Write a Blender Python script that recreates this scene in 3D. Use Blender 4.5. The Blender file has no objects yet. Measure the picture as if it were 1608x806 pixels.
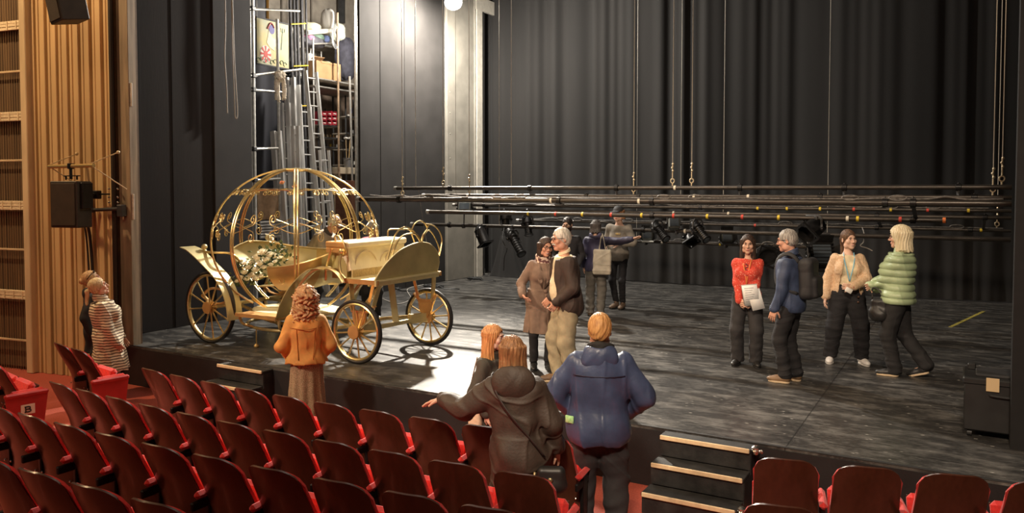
import bpy, math, random
import numpy as np
from math import sin, cos, pi, radians, sqrt, atan2
from mathutils import Vector, Matrix
SC = bpy.context.scene
COL = SC.collection
rnd = random.Random(7)
nrs = np.random.RandomState(5)

# ---------------------------------------------------------------- camera
FPX, YAW, PIT, HC, HOR, CX = 1240.0, radians(30), radians(2.2), 2.2, 300.0, 804.0
PY = HOR + FPX*math.tan(PIT)
cam = bpy.data.cameras.new('camera')
cam.sensor_fit = 'HORIZONTAL'; cam.sensor_width = 36.0
cam.lens = FPX/1608*36.0
cam.shift_y = (PY-403.0)/1608.0
cam.clip_start = 0.05; cam.clip_end = 200
camo = bpy.data.objects.new('camera', cam)
camo.location = (0, 0, HC)
camo.rotation_euler = (pi/2-PIT, 0, YAW)
COL.objects.link(camo)
SC.camera = camo

# ---------------------------------------------------------------- world, exposure, large lights
W = bpy.data.worlds.new('world'); SC.world = W
W.use_nodes = True
W.node_tree.nodes['Background'].inputs[0].default_value = (1.0, 0.86, 0.72, 1)
W.node_tree.nodes['Background'].inputs[1].default_value = 0.05
SC.view_settings.view_transform = 'Standard'
SC.view_settings.look = 'None'
SC.view_settings.gamma = 1.0
SC.view_settings.use_curve_mapping = False
SC.view_settings.exposure = 0.0
try:
    SC.cycles.max_bounces = 6; SC.cycles.sample_clamp_indirect = 6.0
    SC.cycles.use_denoising = True
except Exception: pass

def look_rot(frm, to):
    return (Vector(to)-Vector(frm)).to_track_quat('-Z', 'Y').to_euler()
def area(name, loc, to, power, color, sx, sy):
    l = bpy.data.lights.new(name, 'AREA'); l.shape = 'RECTANGLE'; l.size = sx; l.size_y = sy
    l.energy = power; l.color = color
    o = bpy.data.objects.new(name, l); o.location = loc; o.rotation_euler = look_rot(loc, to)
    COL.objects.link(o); return o
def spot(name, loc, to, power, color, ang, blend=.4, rad=.12):
    l = bpy.data.lights.new(name, 'SPOT'); l.energy = power; l.color = color
    l.spot_size = radians(ang); l.spot_blend = blend; l.shadow_soft_size = rad
    o = bpy.data.objects.new(name, l); o.location = loc; o.rotation_euler = look_rot(loc, to)
    COL.objects.link(o); return o
WARM = (1.0, 0.66, 0.36)
# auditorium house lights, high under its ceiling, and the light in the scene dock
area('house_light', (-5.5, 1.0, 7.5), (-5.5, 6.0, 0), 210, WARM, 7, 2.5)
spot('house_downlight', (-13.4, 3.4, 9.6), (-11.2, 6.8, 2.6), 2700, (1.0, 0.66, 0.34), 85, .5, .10)
area('stage_fill_light', (-5.6, 10.3, 8.5), (-5.4, 10.2, 0), 230, (1.0, 0.88, 0.76), 4, 3)  # soft fill added over the stage, no fixture of its own
spot('front_of_house_left', (-9.0, -3.0, 8.2), (-4.6, 9.3, .3), 4000, (1.0, 0.80, 0.60), 37, .6, .5)
spot('front_of_house_right', (0.5, -3.0, 8.2), (-2.4, 9.2, .3), 4700, (1.0, 0.80, 0.60), 37, .6, .5)
dl = bpy.data.lights.new('dock_light', 'POINT'); dl.energy = 560; dl.color = (1.0, 0.92, 0.80); dl.shadow_soft_size = .25
dlo = bpy.data.objects.new('dock_light', dl); dlo.location = (-11.4, 13.7, 5.9); COL.objects.link(dlo)

# pixel of the 1608x806 frame -> point of the place on a given plane
_fw = Vector((-sin(YAW)*cos(PIT), cos(YAW)*cos(PIT), -sin(PIT)))
_rt = Vector((cos(YAW), sin(YAW), 0)); _up = _rt.cross(_fw)
CAM = Vector((0, 0, HC))
def _ray(x, y): return _fw*FPX + _rt*(x-CX) - _up*(y-PY)
def onz(x, y, z=0.0): d = _ray(x, y); return CAM + d*((z-HC)/d.z)
def onY(x, y, Y): d = _ray(x, y); return CAM + d*(Y/d.y)
def onX(x, y, X): d = _ray(x, y); return CAM + d*(X/d.x)
# ---------------------------------------------------------------- materials
MATS = {}
def mat(name, col, rough=.6, metal=0.0, var=.0, scale=8.0, bump=0.0, bscale=60.0, col2=None, stretch=None, spec=None, emit=None, estr=0, sheen=0, alpha=None, trans=0):
    if name in MATS: return MATS[name]
    m = bpy.data.materials.new(name); m.use_nodes = True
    nt = m.node_tree; N = nt.nodes; L = nt.links
    b = N['Principled BSDF']
    b.inputs['Base Color'].default_value = (*col, 1)
    b.inputs['Roughness'].default_value = rough
    b.inputs['Metallic'].default_value = metal
    if spec is not None: b.inputs['Specular IOR Level'].default_value = spec
    if sheen: b.inputs['Sheen Weight'].default_value = sheen
    if trans: b.inputs['Transmission Weight'].default_value = trans
    if emit:
        b.inputs['Emission Color'].default_value = (*emit, 1); b.inputs['Emission Strength'].default_value = estr
    tc = N.new('ShaderNodeTexCoord'); mp = N.new('ShaderNodeMapping')
    L.new(tc.outputs['Object'], mp.inputs[0])
    if stretch: mp.inputs['Scale'].default_value = stretch
    nz = N.new('ShaderNodeTexNoise'); nz.inputs['Scale'].default_value = scale; nz.inputs['Detail'].default_value = 4
    L.new(mp.outputs[0], nz.inputs['Vector'])
    if var or col2:
        r = N.new('ShaderNodeValToRGB')
        c2 = col2 or tuple(max(0, c*(1-var)) for c in col)
        c1 = col if col2 else tuple(min(1, c*(1+var)) for c in col)
        r.color_ramp.elements[0].position = .35; r.color_ramp.elements[1].position = .65
        r.color_ramp.elements[0].color = (*c2, 1); r.color_ramp.elements[1].color = (*c1, 1)
        L.new(nz.outputs['Fac'], r.inputs[0]); L.new(r.outputs[0], b.inputs['Base Color'])
    if bump:
        n2 = N.new('ShaderNodeTexNoise'); n2.inputs['Scale'].default_value = bscale; n2.inputs['Detail'].default_value = 3
        L.new(mp.outputs[0], n2.inputs['Vector'])
        bp = N.new('ShaderNodeBump'); bp.inputs['Strength'].default_value = bump; bp.inputs['Distance'].default_value = .01
        L.new(n2.outputs['Fac'], bp.inputs['Height']); L.new(bp.outputs[0], b.inputs['Normal'])
    MATS[name] = m; return m
def nodes_of(m): return m.node_tree.nodes, m.node_tree.links, m.node_tree.nodes['Principled BSDF']

# ---------------------------------------------------------------- objects
def tag(o, label=None, cat=None, group=None, kind=None):
    if label: o['label'] = label
    if cat: o['category'] = cat
    if group: o['group'] = group
    if kind: o['kind'] = kind
    return o
def thing(name, label, cat, loc=(0, 0, 0), rz=0.0, group=None):
    o = bpy.data.objects.new(name, None); o.empty_display_size = .1
    o.location = loc; o.rotation_euler = (0, 0, rz); COL.objects.link(o)
    return tag(o, label, cat, group)
def root_of(o):
    while o.parent: o = o.parent
    return o
def dup(root, loc, rz=0.0, label=None, group=None):
    r = root.copy(); COL.objects.link(r); r.location = loc; r.rotation_euler = (0, 0, rz)
    if label: r['label'] = label
    if group: r['group'] = group
    for ch in list(root.children):
        c = ch.copy(); COL.objects.link(c); c.parent = r
        for g in list(ch.children):
            d = g.copy(); COL.objects.link(d); d.parent = c
    return r
def link_mesh(name, v, f, m, parent=None, world=True, smooth=True, flat_angle=None):
    """v (n,3) points; with world=True they are scene coordinates even under a parent"""
    v = np.asarray(v, dtype=np.float32).reshape(-1, 3)
    if parent is not None and world:
        r = root_of(parent); v = v - np.array(r.location, dtype=np.float32)
    me = bpy.data.meshes.new(name)
    me.from_pydata(v.tolist() if isinstance(f, list) else [], [], f) if isinstance(f, list) else _fast(me, v, f)
    me.polygons.foreach_set('use_smooth', [smooth]*len(me.polygons))
    if flat_angle and smooth:
        try: me.set_sharp_from_angle(angle=radians(flat_angle))
        except Exception: pass
    for mm in (m if isinstance(m, (list, tuple)) else [m]): me.materials.append(mm)
    me.update()
    o = bpy.data.objects.new(name, me); COL.objects.link(o)
    if parent is not None: o.parent = parent
    return o
def _fast(me, v, f):
    n = len(f)
    me.vertices.add(len(v)); me.vertices.foreach_set('co', v.ravel())
    me.loops.add(n*4); me.loops.foreach_set('vertex_index', np.asarray(f, dtype=np.int32).ravel())
    me.polygons.add(n); me.polygons.foreach_set('loop_start', np.arange(0, n*4, 4, dtype=np.int32))
    me.update(calc_edges=True); me.validate()

def frames(path, closed=False):
    P = [Vector(p) for p in path]; n = len(P); T = []
    for i in range(n):
        a = P[(i-1) % n] if (closed or i > 0) else P[i]
        b = P[(i+1) % n] if (closed or i < n-1) else P[i]
        t = b-a
        T.append(t.normalized() if t.length > 1e-9 else Vector((0, 0, 1)))
    ref = Vector((0, 0, 1)) if abs(T[0].z) < .9 else Vector((1, 0, 0))
    nrm = (ref - T[0]*ref.dot(T[0])).normalized(); out = []
    for i in range(n):
        nrm = nrm - T[i]*nrm.dot(T[i])
        nrm = nrm.normalized() if nrm.length > 1e-6 else T[i].orthogonal().normalized()
        out.append((P[i], nrm.copy(), T[i].cross(nrm)))
    return out
class MB:
    def __init__(s): s.v = []; s.f = []
    def add(s, v, f):
        o = len(s.v); s.v += [tuple(p) for p in v]; s.f += [[i+o for i in q] for q in f]; return s
    def box(s, c, d, R=None, bev=0.0):
        x, y, z = d[0]/2, d[1]/2, d[2]/2; c = Vector(c)
        b = min(bev, x*.9, y*.9, z*.9)
        if b <= 0:
            v = [Vector((i*x, j*y, k*z)) for i in (-1, 1) for j in (-1, 1) for k in (-1, 1)]
            f = [[0, 1, 3, 2], [4, 6, 7, 5], [0, 4, 5, 1], [2, 3, 7, 6], [0, 2, 6, 4], [1, 5, 7, 3]]
        else:
            v = []; idx = {}
            for i in (-1, 1):
                for j in (-1, 1):
                    for k in (-1, 1):
                        for a in range(3):
                            e = [x-b, y-b, z-b]; e[a] += b
                            idx[(i, j, k, a)] = len(v); v.append(Vector((i*e[0], j*e[1], k*e[2])))
            f = []
            for a in range(3):
                b1, c1 = (a+1) % 3, (a+2) % 3
                for sg in (-1, 1):
                    q = []
                    for (p, r) in ((-1, -1), (1, -1), (1, 1), (-1, 1)):
                        k = [0, 0, 0]; k[a] = sg; k[b1] = p; k[c1] = r; q.append(idx[(*k, a)])
                    f.append(q if sg > 0 else q[::-1])
            for a in range(3):
                b1, c1 = (a+1) % 3, (a+2) % 3
                for p in (-1, 1):
                    for r in (-1, 1):
                        k0 = [0]*3; k1 = [0]*3; k0[a] = -1; k1[a] = 1
                        k0[b1] = k1[b1] = p; k0[c1] = k1[c1] = r
                        q = [idx[(*k0, b1)], idx[(*k1, b1)], idx[(*k1, c1)], idx[(*k0, c1)]]
                        f.append(q if p*r < 0 else q[::-1])
            for i in (-1, 1):
                for j in (-1, 1):
                    for k in (-1, 1):
                        q = [idx[(i, j, k, a)] for a in range(3)]; f.append(q if i*j*k > 0 else q[::-1])
        if R is not None: v = [R @ p for p in v]
        return s.add([p+c for p in v], f)
    def tube(s, path, r, n=8, closed=False, cap=True, flat=None):
        fr = frames(path, closed); v = []; f = []
        for i, (p, a, b) in enumerate(fr):
            rr = r[i] if isinstance(r, (list, tuple)) else r
            for k in range(n):
                t = 2*pi*k/n; v.append(p + a*(cos(t)*rr) + b*(sin(t)*rr*(flat or 1)))
        m = len(fr)
        for i in range(m if closed else m-1):
            for k in range(n):
                i2 = (i+1) % m; k2 = (k+1) % n
                f.append([i*n+k, i*n+k2, i2*n+k2, i2*n+k])
        if cap and not closed:
            f.append(list(range(n))[::-1]); f.append([(m-1)*n+k for k in range(n)])
        return s.add(v, f)
    def bar(s, a, b, w, h, up=(0, 0, 1)):
        a = Vector(a); b = Vector(b); t = (b-a).normalized(); u = Vector(up)
        u = u - t*u.dot(t)
        if u.length < 1e-4: u = t.orthogonal()
        u.normalize(); x = t.cross(u)
        R = Matrix((x, u, t)).transposed()
        return s.box((a+b)/2, (w, h, (b-a).length), R)
    def lathe(s, prof, c=(0, 0, 0), n=16, axis=None, cap=True):
        c = Vector(c); ax = Vector(axis).normalized() if axis is not None else Vector((0, 0, 1))
        q = Vector((0, 0, 1)).rotation_difference(ax); v = []; f = []
        for (r, z) in prof:
            for k in range(n):
                t = 2*pi*k/n; v.append(c + q @ Vector((r*cos(t), r*sin(t), z)))
        for i in range(len(prof)-1):
            for k in range(n):
                k2 = (k+1) % n; f.append([i*n+k, i*n+k2, (i+1)*n+k2, (i+1)*n+k])
        if cap:
            f.append(list(range(n))[::-1]); f.append([(len(prof)-1)*n+k for k in range(n)])
        return s.add(v, f)
    def ball(s, c, r, n=10, sc=(1, 1, 1), R=None):
        m = max(4, n//2+1); v = []; f = []; c = Vector(c)
        for i in range(m+1):
            ph = pi*i/m
            for k in range(n):
                t = 2*pi*k/n; p = Vector((sin(ph)*cos(t)*r*sc[0], sin(ph)*sin(t)*r*sc[1], cos(ph)*r*sc[2]))
                v.append(c + (R @ p if R is not None else p))
        for i in range(m):
            for k in range(n):
                k2 = (k+1) % n; f.append([i*n+k, (i+1)*n+k, (i+1)*n+k2, i*n+k2])
        return s.add(v, f)
    def grid(s, fn, nu, nv, th=0.0):
        """fn(u,v) -> point, u,v in 0..1 ; th gives the sheet a thickness along its normal"""
        G = [[Vector(fn(i/nu, j/nv)) for j in range(nv+1)] for i in range(nu+1)]
        idx = lambda i, j: i*(nv+1)+j
        v = [p for row in G for p in row]
        f = [[idx(i, j), idx(i+1, j), idx(i+1, j+1), idx(i, j+1)] for i in range(nu) for j in range(nv)]
        if th:
            nn = []
            for i in range(nu+1):
                for j in range(nv+1):
                    a = G[min(i+1, nu)][j]-G[max(i-1, 0)][j]; b = G[i][min(j+1, nv)]-G[i][max(j-1, 0)]
                    c = a.cross(b); nn.append(c.normalized() if c.length > 1e-9 else Vector((0, 0, 1)))
            o = len(v); v2 = [p - q*th for p, q in zip(v, nn)]
            f2 = [[x+o for x in q[::-1]] for q in f]
            rim = [idx(i, 0) for i in range(nu+1)] + [idx(nu, j) for j in range(1, nv+1)] + [idx(i, nv) for i in range(nu-1, -1, -1)] + [idx(0, j) for j in range(nv-1, 0, -1)]
            e = [[rim[k], rim[k]+o, rim[(k+1) % len(rim)]+o, rim[(k+1) % len(rim)]] for k in range(len(rim))]
            v = v+v2; f = f+f2+[q[::-1] for q in e]
            f = [q for q in f]
        return s.add(v, f)
    def prism(s, pts, d):
        """closed outline pts (3D) extruded by vector d"""
        d = Vector(d); P = [Vector(p) for p in pts]; n = len(P)
        v = P + [p+d for p in P]
        f = [list(range(n))[::-1], [n+i for i in range(n)]] + [[i, (i+1) % n, n+(i+1) % n, n+i] for i in range(n)]
        return s.add(v, f)
    def build(s, name, m, parent=None, world=True, smooth=True, ang=35):
        return link_mesh(name, s.v, s.f, m, parent, world, smooth, ang)
def spline(pts, n=8, closed=False):
    """Catmull-Rom through pts"""
    P = [Vector(p) for p in pts]; out = []; m = len(P)
    for i in range(m if closed else m-1):
        p0 = P[(i-1) % m] if (closed or i > 0) else P[0]*2-P[1]
        p1 = P[i]; p2 = P[(i+1) % m]
        p3 = P[(i+2) % m] if (closed or i < m-2) else P[m-1]*2-P[m-2]
        for k in range(n):
            t = k/n
            out.append(.5*((2*p1) + (p2-p0)*t + (2*p0-5*p1+4*p2-p3)*t*t + (3*p1-p0-3*p2+p3)*t**3))
    if not closed: out.append(P[-1])
    return out
def struct(name, mb, m, smooth=False):
    o = mb.build(name, m, None, smooth=smooth); o['kind'] = 'structure'; return o
ORD = ['first', 'second', 'third', 'fourth', 'fifth', 'sixth', 'seventh', 'eighth', 'ninth', 'tenth', 'eleventh', 'twelfth', 'thirteenth']
# ---------------------------------------------------------------- materials of the place
def floor_material():
    m = mat('stage_boards', (.03, .03, .031), .42); N, L, b = nodes_of(m)
    tc = N.new('ShaderNodeTexCoord')
    def noise(sc, scale, det=5):
        mp = N.new('ShaderNodeMapping'); mp.inputs['Scale'].default_value = scale
        L.new(tc.outputs['Object'], mp.inputs[0])
        n = N.new('ShaderNodeTexNoise'); n.inputs['Scale'].default_value = sc; n.inputs['Detail'].default_value = det
        n.inputs['Roughness'].default_value = .65
        L.new(mp.outputs[0], n.inputs['Vector']); return n.outputs['Fac']
    def ramp(src, a, b_, c0=0.0, c1=1.0):
        r = N.new('ShaderNodeMapRange'); r.inputs[1].default_value = a; r.inputs[2].default_value = b_
        r.inputs[3].default_value = c0; r.inputs[4].default_value = c1
        L.new(src, r.inputs[0]); return r.outputs[0]
    def math_(op, a, b_):
        k = N.new('ShaderNodeMath'); k.operation = op
        for i, s in enumerate((a, b_)):
            if isinstance(s, float): k.inputs[i].default_value = s
            else: L.new(s, k.inputs[i])
        return k.outputs[0]
    scuff = ramp(noise(2.6, (1.0, 2.4, 1), 9), .46, .74)
    fine = ramp(noise(13, (1.0, 4.5, 1), 7), .50, .78)
    fine2 = ramp(noise(24, (3.0, 1.0, 1), 6), .58, .80)
    big = ramp(noise(.7, (1, 1, 1), 3), .3, .75, .35, 1.0)
    s = math_('MULTIPLY', math_('ADD', math_('MULTIPLY', scuff, .65), math_('ADD', math_('MULTIPLY', fine, .55), math_('MULTIPLY', fine2, .2))), big)
    # chips of bare paint
    vo = N.new('ShaderNodeTexVoronoi'); vo.inputs['Scale'].default_value = 11
    mp = N.new('ShaderNodeMapping'); mp.inputs['Scale'].default_value = (.55, 1.6, 1); L.new(tc.outputs['Object'], mp.inputs[0])
    L.new(mp.outputs[0], vo.inputs['Vector'])
    chip = math_('MULTIPLY', ramp(vo.outputs['Distance'], .12, .085), ramp(noise(3, (1, 1, 1), 2), .48, .56))
    mix = N.new('ShaderNodeMixRGB'); mix.inputs[1].default_value = (.026, .025, .0245, 1); mix.inputs[2].default_value = (.30, .285, .26, 1)
    L.new(s, mix.inputs[0])
    mix2 = N.new('ShaderNodeMixRGB'); mix2.inputs[2].default_value = (.42, .40, .36, 1)
    L.new(chip, mix2.inputs[0]); L.new(mix.outputs[0], mix2.inputs[1])
    # joints between the sheets of board
    sx = N.new('ShaderNodeSeparateXYZ'); L.new(tc.outputs['Object'], sx.inputs[0])
    def joint(sock, period, off):
        a = math_('ADD', sock, off); q = math_('DIVIDE', a, period); fr = N.new('ShaderNodeMath'); fr.operation = 'FRACT'
        L.new(q, fr.inputs[0]); return math_('LESS_THAN', fr.outputs[0], .012/period)
    j = math_('MAXIMUM', joint(sx.outputs[0], 2.44, 30.6), joint(sx.outputs[1], 1.22, -7.27))
    mix3 = N.new('ShaderNodeMixRGB'); mix3.inputs[2].default_value = (.006, .006, .006, 1)
    L.new(math_('MULTIPLY', j, .75), mix3.inputs[0]); L.new(mix2.outputs[0], mix3.inputs[1])
    L.new(mix3.outputs[0], b.inputs['Base Color'])
    L.new(ramp(s, 0.0, 1.0, .36, .62), b.inputs['Roughness'])
    bp = N.new('ShaderNodeBump'); bp.inputs['Strength'].default_value = .25; bp.inputs['Distance'].default_value = .006
    L.new(s, bp.inputs['Height']); L.new(bp.outputs[0], b.inputs['Normal'])
    return m
FLOORM = floor_material()
BLACK = mat('black_paint', (.012, .0115, .0125), .55, var=.25, scale=3, bump=.1)
FLAT = mat('black_flat_paint', (.0175, .0150, .0150), .85, spec=.22, var=.2, scale=1.2, stretch=(1, 1, .15), bump=.12, bscale=30)
FLAT2 = mat('dark_grey_paint', (.034, .032, .033), .8, spec=.25, var=.15, scale=1.5)
PIER = mat('grey_painted_pier', (.19, .176, .15), .6, var=.15, scale=2.5, bump=.2, bscale=40)
VELVET = mat('black_velour', (.0100, .0090, .0085), .95, var=.2, scale=1.5, stretch=(1, 1, .1), sheen=.03, bump=.1, bscale=140)
CARPET = mat('red_carpet', (.36, .065, .040), .95, var=.18, scale=60, bump=.5, bscale=240)
WOOD = mat('tan_battens', (.58, .40, .20), .55, var=.16, scale=1.6, stretch=(2, 2, .3), bump=.12, bscale=30)
WOODD = mat('dark_batten_gap', (.10, .06, .03), .7, var=.2)
PALEW = mat('pale_wood', (.62, .48, .30), .5, var=.15, scale=5, stretch=(1, 1, .2))
CREAMB = mat('cream_band', (.75, .62, .42), .5, var=.12, scale=20)
BLKMET = mat('black_metal', (.022, .021, .021), .38, .6, var=.2, scale=20)
DKGREY = mat('dark_grey_metal', (.06, .06, .062), .45, .5, var=.15)
CHROME = mat('worn_chrome', (.75, .72, .66), .25, 1.0, var=.12, scale=30)
STEEL = mat('galvanised_steel', (.52, .51, .48), .42, .7, var=.15, scale=12, bump=.1)
ALU = mat('aluminium', (.74, .74, .73), .42, .35, var=.12, scale=9, stretch=(1, 1, .3))
WIREM = mat('steel_wire', (.60, .57, .50), .4, .6)
CABLE = mat('black_cable', (.02, .02, .02), .55)
GREYC = mat('grey_cable', (.34, .32, .29), .6)
CONC = mat('concrete_wall', (.36, .32, .27), .85, var=.2, scale=3, bump=.4, bscale=18)

# ---------------------------------------------------------------- stage, floors, walls
m = MB(); m.box((-6, 12.72, -.275), (22, 11.56, .55)); struct('floor_stage', m, FLOORM)
m = MB(); m.box((-6, 6.935, -.285), (22, .012, .53)); struct('wall_stage_front', m, BLACK)
m = MB(); m.box((-6, 6.962, .004), (22, .036, .010), bev=.004); struct('trim_1', m, BLACK)
m = MB(); m.box((-6, 1.2, -.6), (22, 11.5, .1)); struct('floor', m, CARPET)

WA = Vector((-10.25, 6.97, 0)); WD = Vector((-1, -.161, 0)).normalized(); WN = Vector((.161, -1, 0)).normalized()  # WN looks to the audience
def wallp(s, z, out=0.0): return WA + WD*s + WN*out + Vector((0, 0, z))
def onwall(x, y, out=0.0):
    d = _ray(x, y); p0 = WA + WN*out
    return CAM + d*((p0-CAM).dot(WN)/d.dot(WN))
def wall_s(x, y=300): return (onwall(x, y)-WA).dot(WD)
RW = Matrix((WD, WN, Vector((0, 0, 1)))).transposed()
m = MB(); m.box(wallp(2.4, 4.2, -.14), (4.8, .06, 9.5), RW)
wl = struct('wall_left', m, WOODD)
m = MB()
s = .30; k = 0; smax = wall_s(52)
while s < smax:
    for w, gap, dep in ((.105, .026, .10), (.050, .040, .075)):
        if s > smax: break
        m.box(wallp(s+w/2, 4.2, -.06), (w, dep+rnd.uniform(-.01, .01), 9.5), RW, .006); s += w+gap
o = m.build('wall_battens', WOOD, wl); 
m = MB(); m.box(wallp(.055, 4.2, -.05), (.16, .14, 9.5), RW, .006); m.box(wallp(.20, 4.2, -.07), (.06, .10, 9.5), RW, .006)
m.build('edge_board', mat('grey_brown_board', (.23, .175, .115), .65, var=.3, scale=4, stretch=(3, 3, .3)), wl)
m = MB(); m.box(wallp(0.29, 4.2, -.04), (.035, .05, 9.5), RW); m.build('dark_batten', WOODD, wl)
for yy0, yy1, xx in ((130, 167, 208), (305, 345, 212)):
    a = onwall(xx, yy0); b_ = onwall(xx, yy1)
    m = MB(); c = (a+b_)/2; c = wallp(-.035, c.z, -.01); h = a.z-b_.z
    m.box(c, (.05, .02, h), RW, .004)
    for q in (-.3, 0, .3): m.lathe([(.008, 0), (.006, .006)], c+WN*.01+Vector((0, 0, q*h)), 6, WN)
    m.build('hinge_plate', mat('pale_plate', (.55, .52, .47), .5, var=.2), wl)

# the grille at the far left
s0, s1 = wall_s(42, 300), 4.6
g = thing('wall_grille', 'tall mesh grille with cream cross bands beside the tan batten wall', 'grille', wallp((s0+s1)/2, -.55))
curt = mat('brown_striped_backing', (.16, .095, .045), .8, col2=(.055, .032, .016), scale=9, stretch=(4, 4, .03))
m = MB(); m.box(wallp((s0+s1)/2, 4.2, -.09), (s1-s0, .02, 9.4), RW); m.build('backing', curt, g)
m = MB(); m.box(wallp(s0-.06, 4.2, .02), (.13, .10, 9.5), RW, .01); m.build('post', PALEW, g)
m = MB()
ss = s0+.05
while ss < s1:
    m.tube([wallp(ss, -.55, -.035), wallp(ss, 8.8, -.035)], .0035, 4); ss += .052
m.build('wire_mesh', mat('brown_wire', (.30, .20, .10), .5, .3), g)
for y in (40, 183, 323, 463):
    z = onwall(25, y, .0).z
    m = MB()
    for d in (-.045, .005, .05): m.box(wallp((s0+s1)/2, z+d, 0.0), (s1-s0, .035, .042), RW, .005)
    ss = s0+.12
    while ss < s1: m.box(wallp(ss, z, .02), (.02, .012, .13), RW); ss += .19
    m.build('cross_band', CREAMB, g)
for y in (112, 252, 392, 534):
    z = onwall(25, y, .0).z
    m = MB(); m.box(wallp((s0+s1)/2, z, -.01), (s1-s0, .02, .03), RW, .004); m.build('cross_rail', PALEW, g)

# masking flats along the left side of the stage
SX = -11.0
def flat_panel(name, label, y0, y1, x, mtl, h=9.3, bands=True, seams=()):
    t = thing(name, label, 'flat', (x, (y0+y1)/2, 0))
    m = MB(); m.box((x-.03, (y0+y1)/2, h/2), (.06, y1-y0, h), None, .006); m.build('panel', mtl, t)
    m = MB()
    for sy in seams: m.box((x+.004, sy, h/2), (.014, .05, h-.02), None, .003)
    if seams: m.build('seam_strip', mtl, t)
    return t
flat_panel('masking_flat', 'tall black flat just behind the tan batten wall', 6.99, 9.0, SX, FLAT, seams=(7.65, 8.25))
flat_panel('masking_flat', 'narrow dark grey flat with cables hanging down it, left of the scaffold', 9.0, 9.8, SX+.05, FLAT2)
flat_panel('masking_flat', 'wide dark flat to the right of the open storage bay', 12.72, 15.8, SX, mat('dark_flat_paint', (.027, .025, .024), .85, spec=.15, var=.15, scale=1.5, bump=.1), seams=(13.4, 14.25))
m = MB(); m.box((SX-.2, 16.6, 4.65), (.5, 1.55, 9.3), None, .01)
pier = struct('wall_pier', m, PIER)
m = MB()
for z in (3.0, 3.6, 4.1, 4.6, 5.2): m.lathe([(.012, 0), (.012, .01)], (SX+.05, 15.95, z), 6, (1, 0, 0))
m.build('bolt', WIREM, pier)
m = MB(); m.tube([(SX+.09, 17.0, 0), (SX+.09, 17.0, 9)], .025, 6); m.build('conduit', PIER, pier)
# L shaped white duct at the top of the pier
m = MB()
pa = onX(748, 14, SX+.08); pb = onX(772, 14, SX+.08)
m.box((SX+.08, pa.y+.12, pa.z/2+.0), (.05, .26, pa.z)); m.box((SX+.08, (pa.y+pb.y)/2+.1, pa.z+.16), (.06, pb.y-pa.y+.3, .34))
m.build('duct', mat('pale_grey_duct', (.46, .43, .37), .55, var=.1), pier)

# black drape across the back of the stage and round its left corner
def back_curtain():
    t = thing('stage_curtain', 'huge black drape in soft folds across the back of the stage', 'curtain', (-4, 18.05, 0))
    X0, X1 = -11.2, 4.5
    def fn(u, v):
        x = X0+(X1-X0)*u; z = .03+9.3*v
        amp = .055 if x < -6 else .055-.035*min(1, (x+6)/3)
        y = 18.05 + amp*sin(x*9.0+1.2*sin(x*2.1)) + .4*amp*sin(x*21+2*sin(x*3.3)+.6*v) + .10*sin(x*1.3)
        if z < .5: y += .03*(.5-z)*sin(x*31)
        return (x, y, z)
    m = MB(); m.grid(fn, 640, 14); m.build('drape', VELVET, t)
    m = MB(); m.grid(lambda u, v: (SX+.05-.25*u+.04*sin(u*18), 17.45+.6*u, .03+9.3*v), 40, 6); m.build('corner_drape', VELVET, t)
    return t
back_curtain()
# right hand proscenium leg
m = MB(); m.box((1.90, 7.98, 4.4), (3.1, .20, 9.8)); struct('wall_right', m, mat('black_leg', (.006, .0055, .006), .8, var=.2))
m = MB(); m.box((4.9, 11, 4.2), (.1, 16, 10)); struct('wall_stage_right', m, BLACK)

# yellow tape mark
a, b_ = onz(1492, 514), onz(1545, 489)
m = MB(); m.bar(a+Vector((0, 0, .0015)), b_+Vector((0, 0, .0015)), .055, .002)
tag(m.build('tape_mark', mat('yellow_tape', (.55, .47, .08), .6, col2=(.20, .17, .05), scale=18)), 'worn yellow tape line on the stage floor at the right', 'tape')

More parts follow.
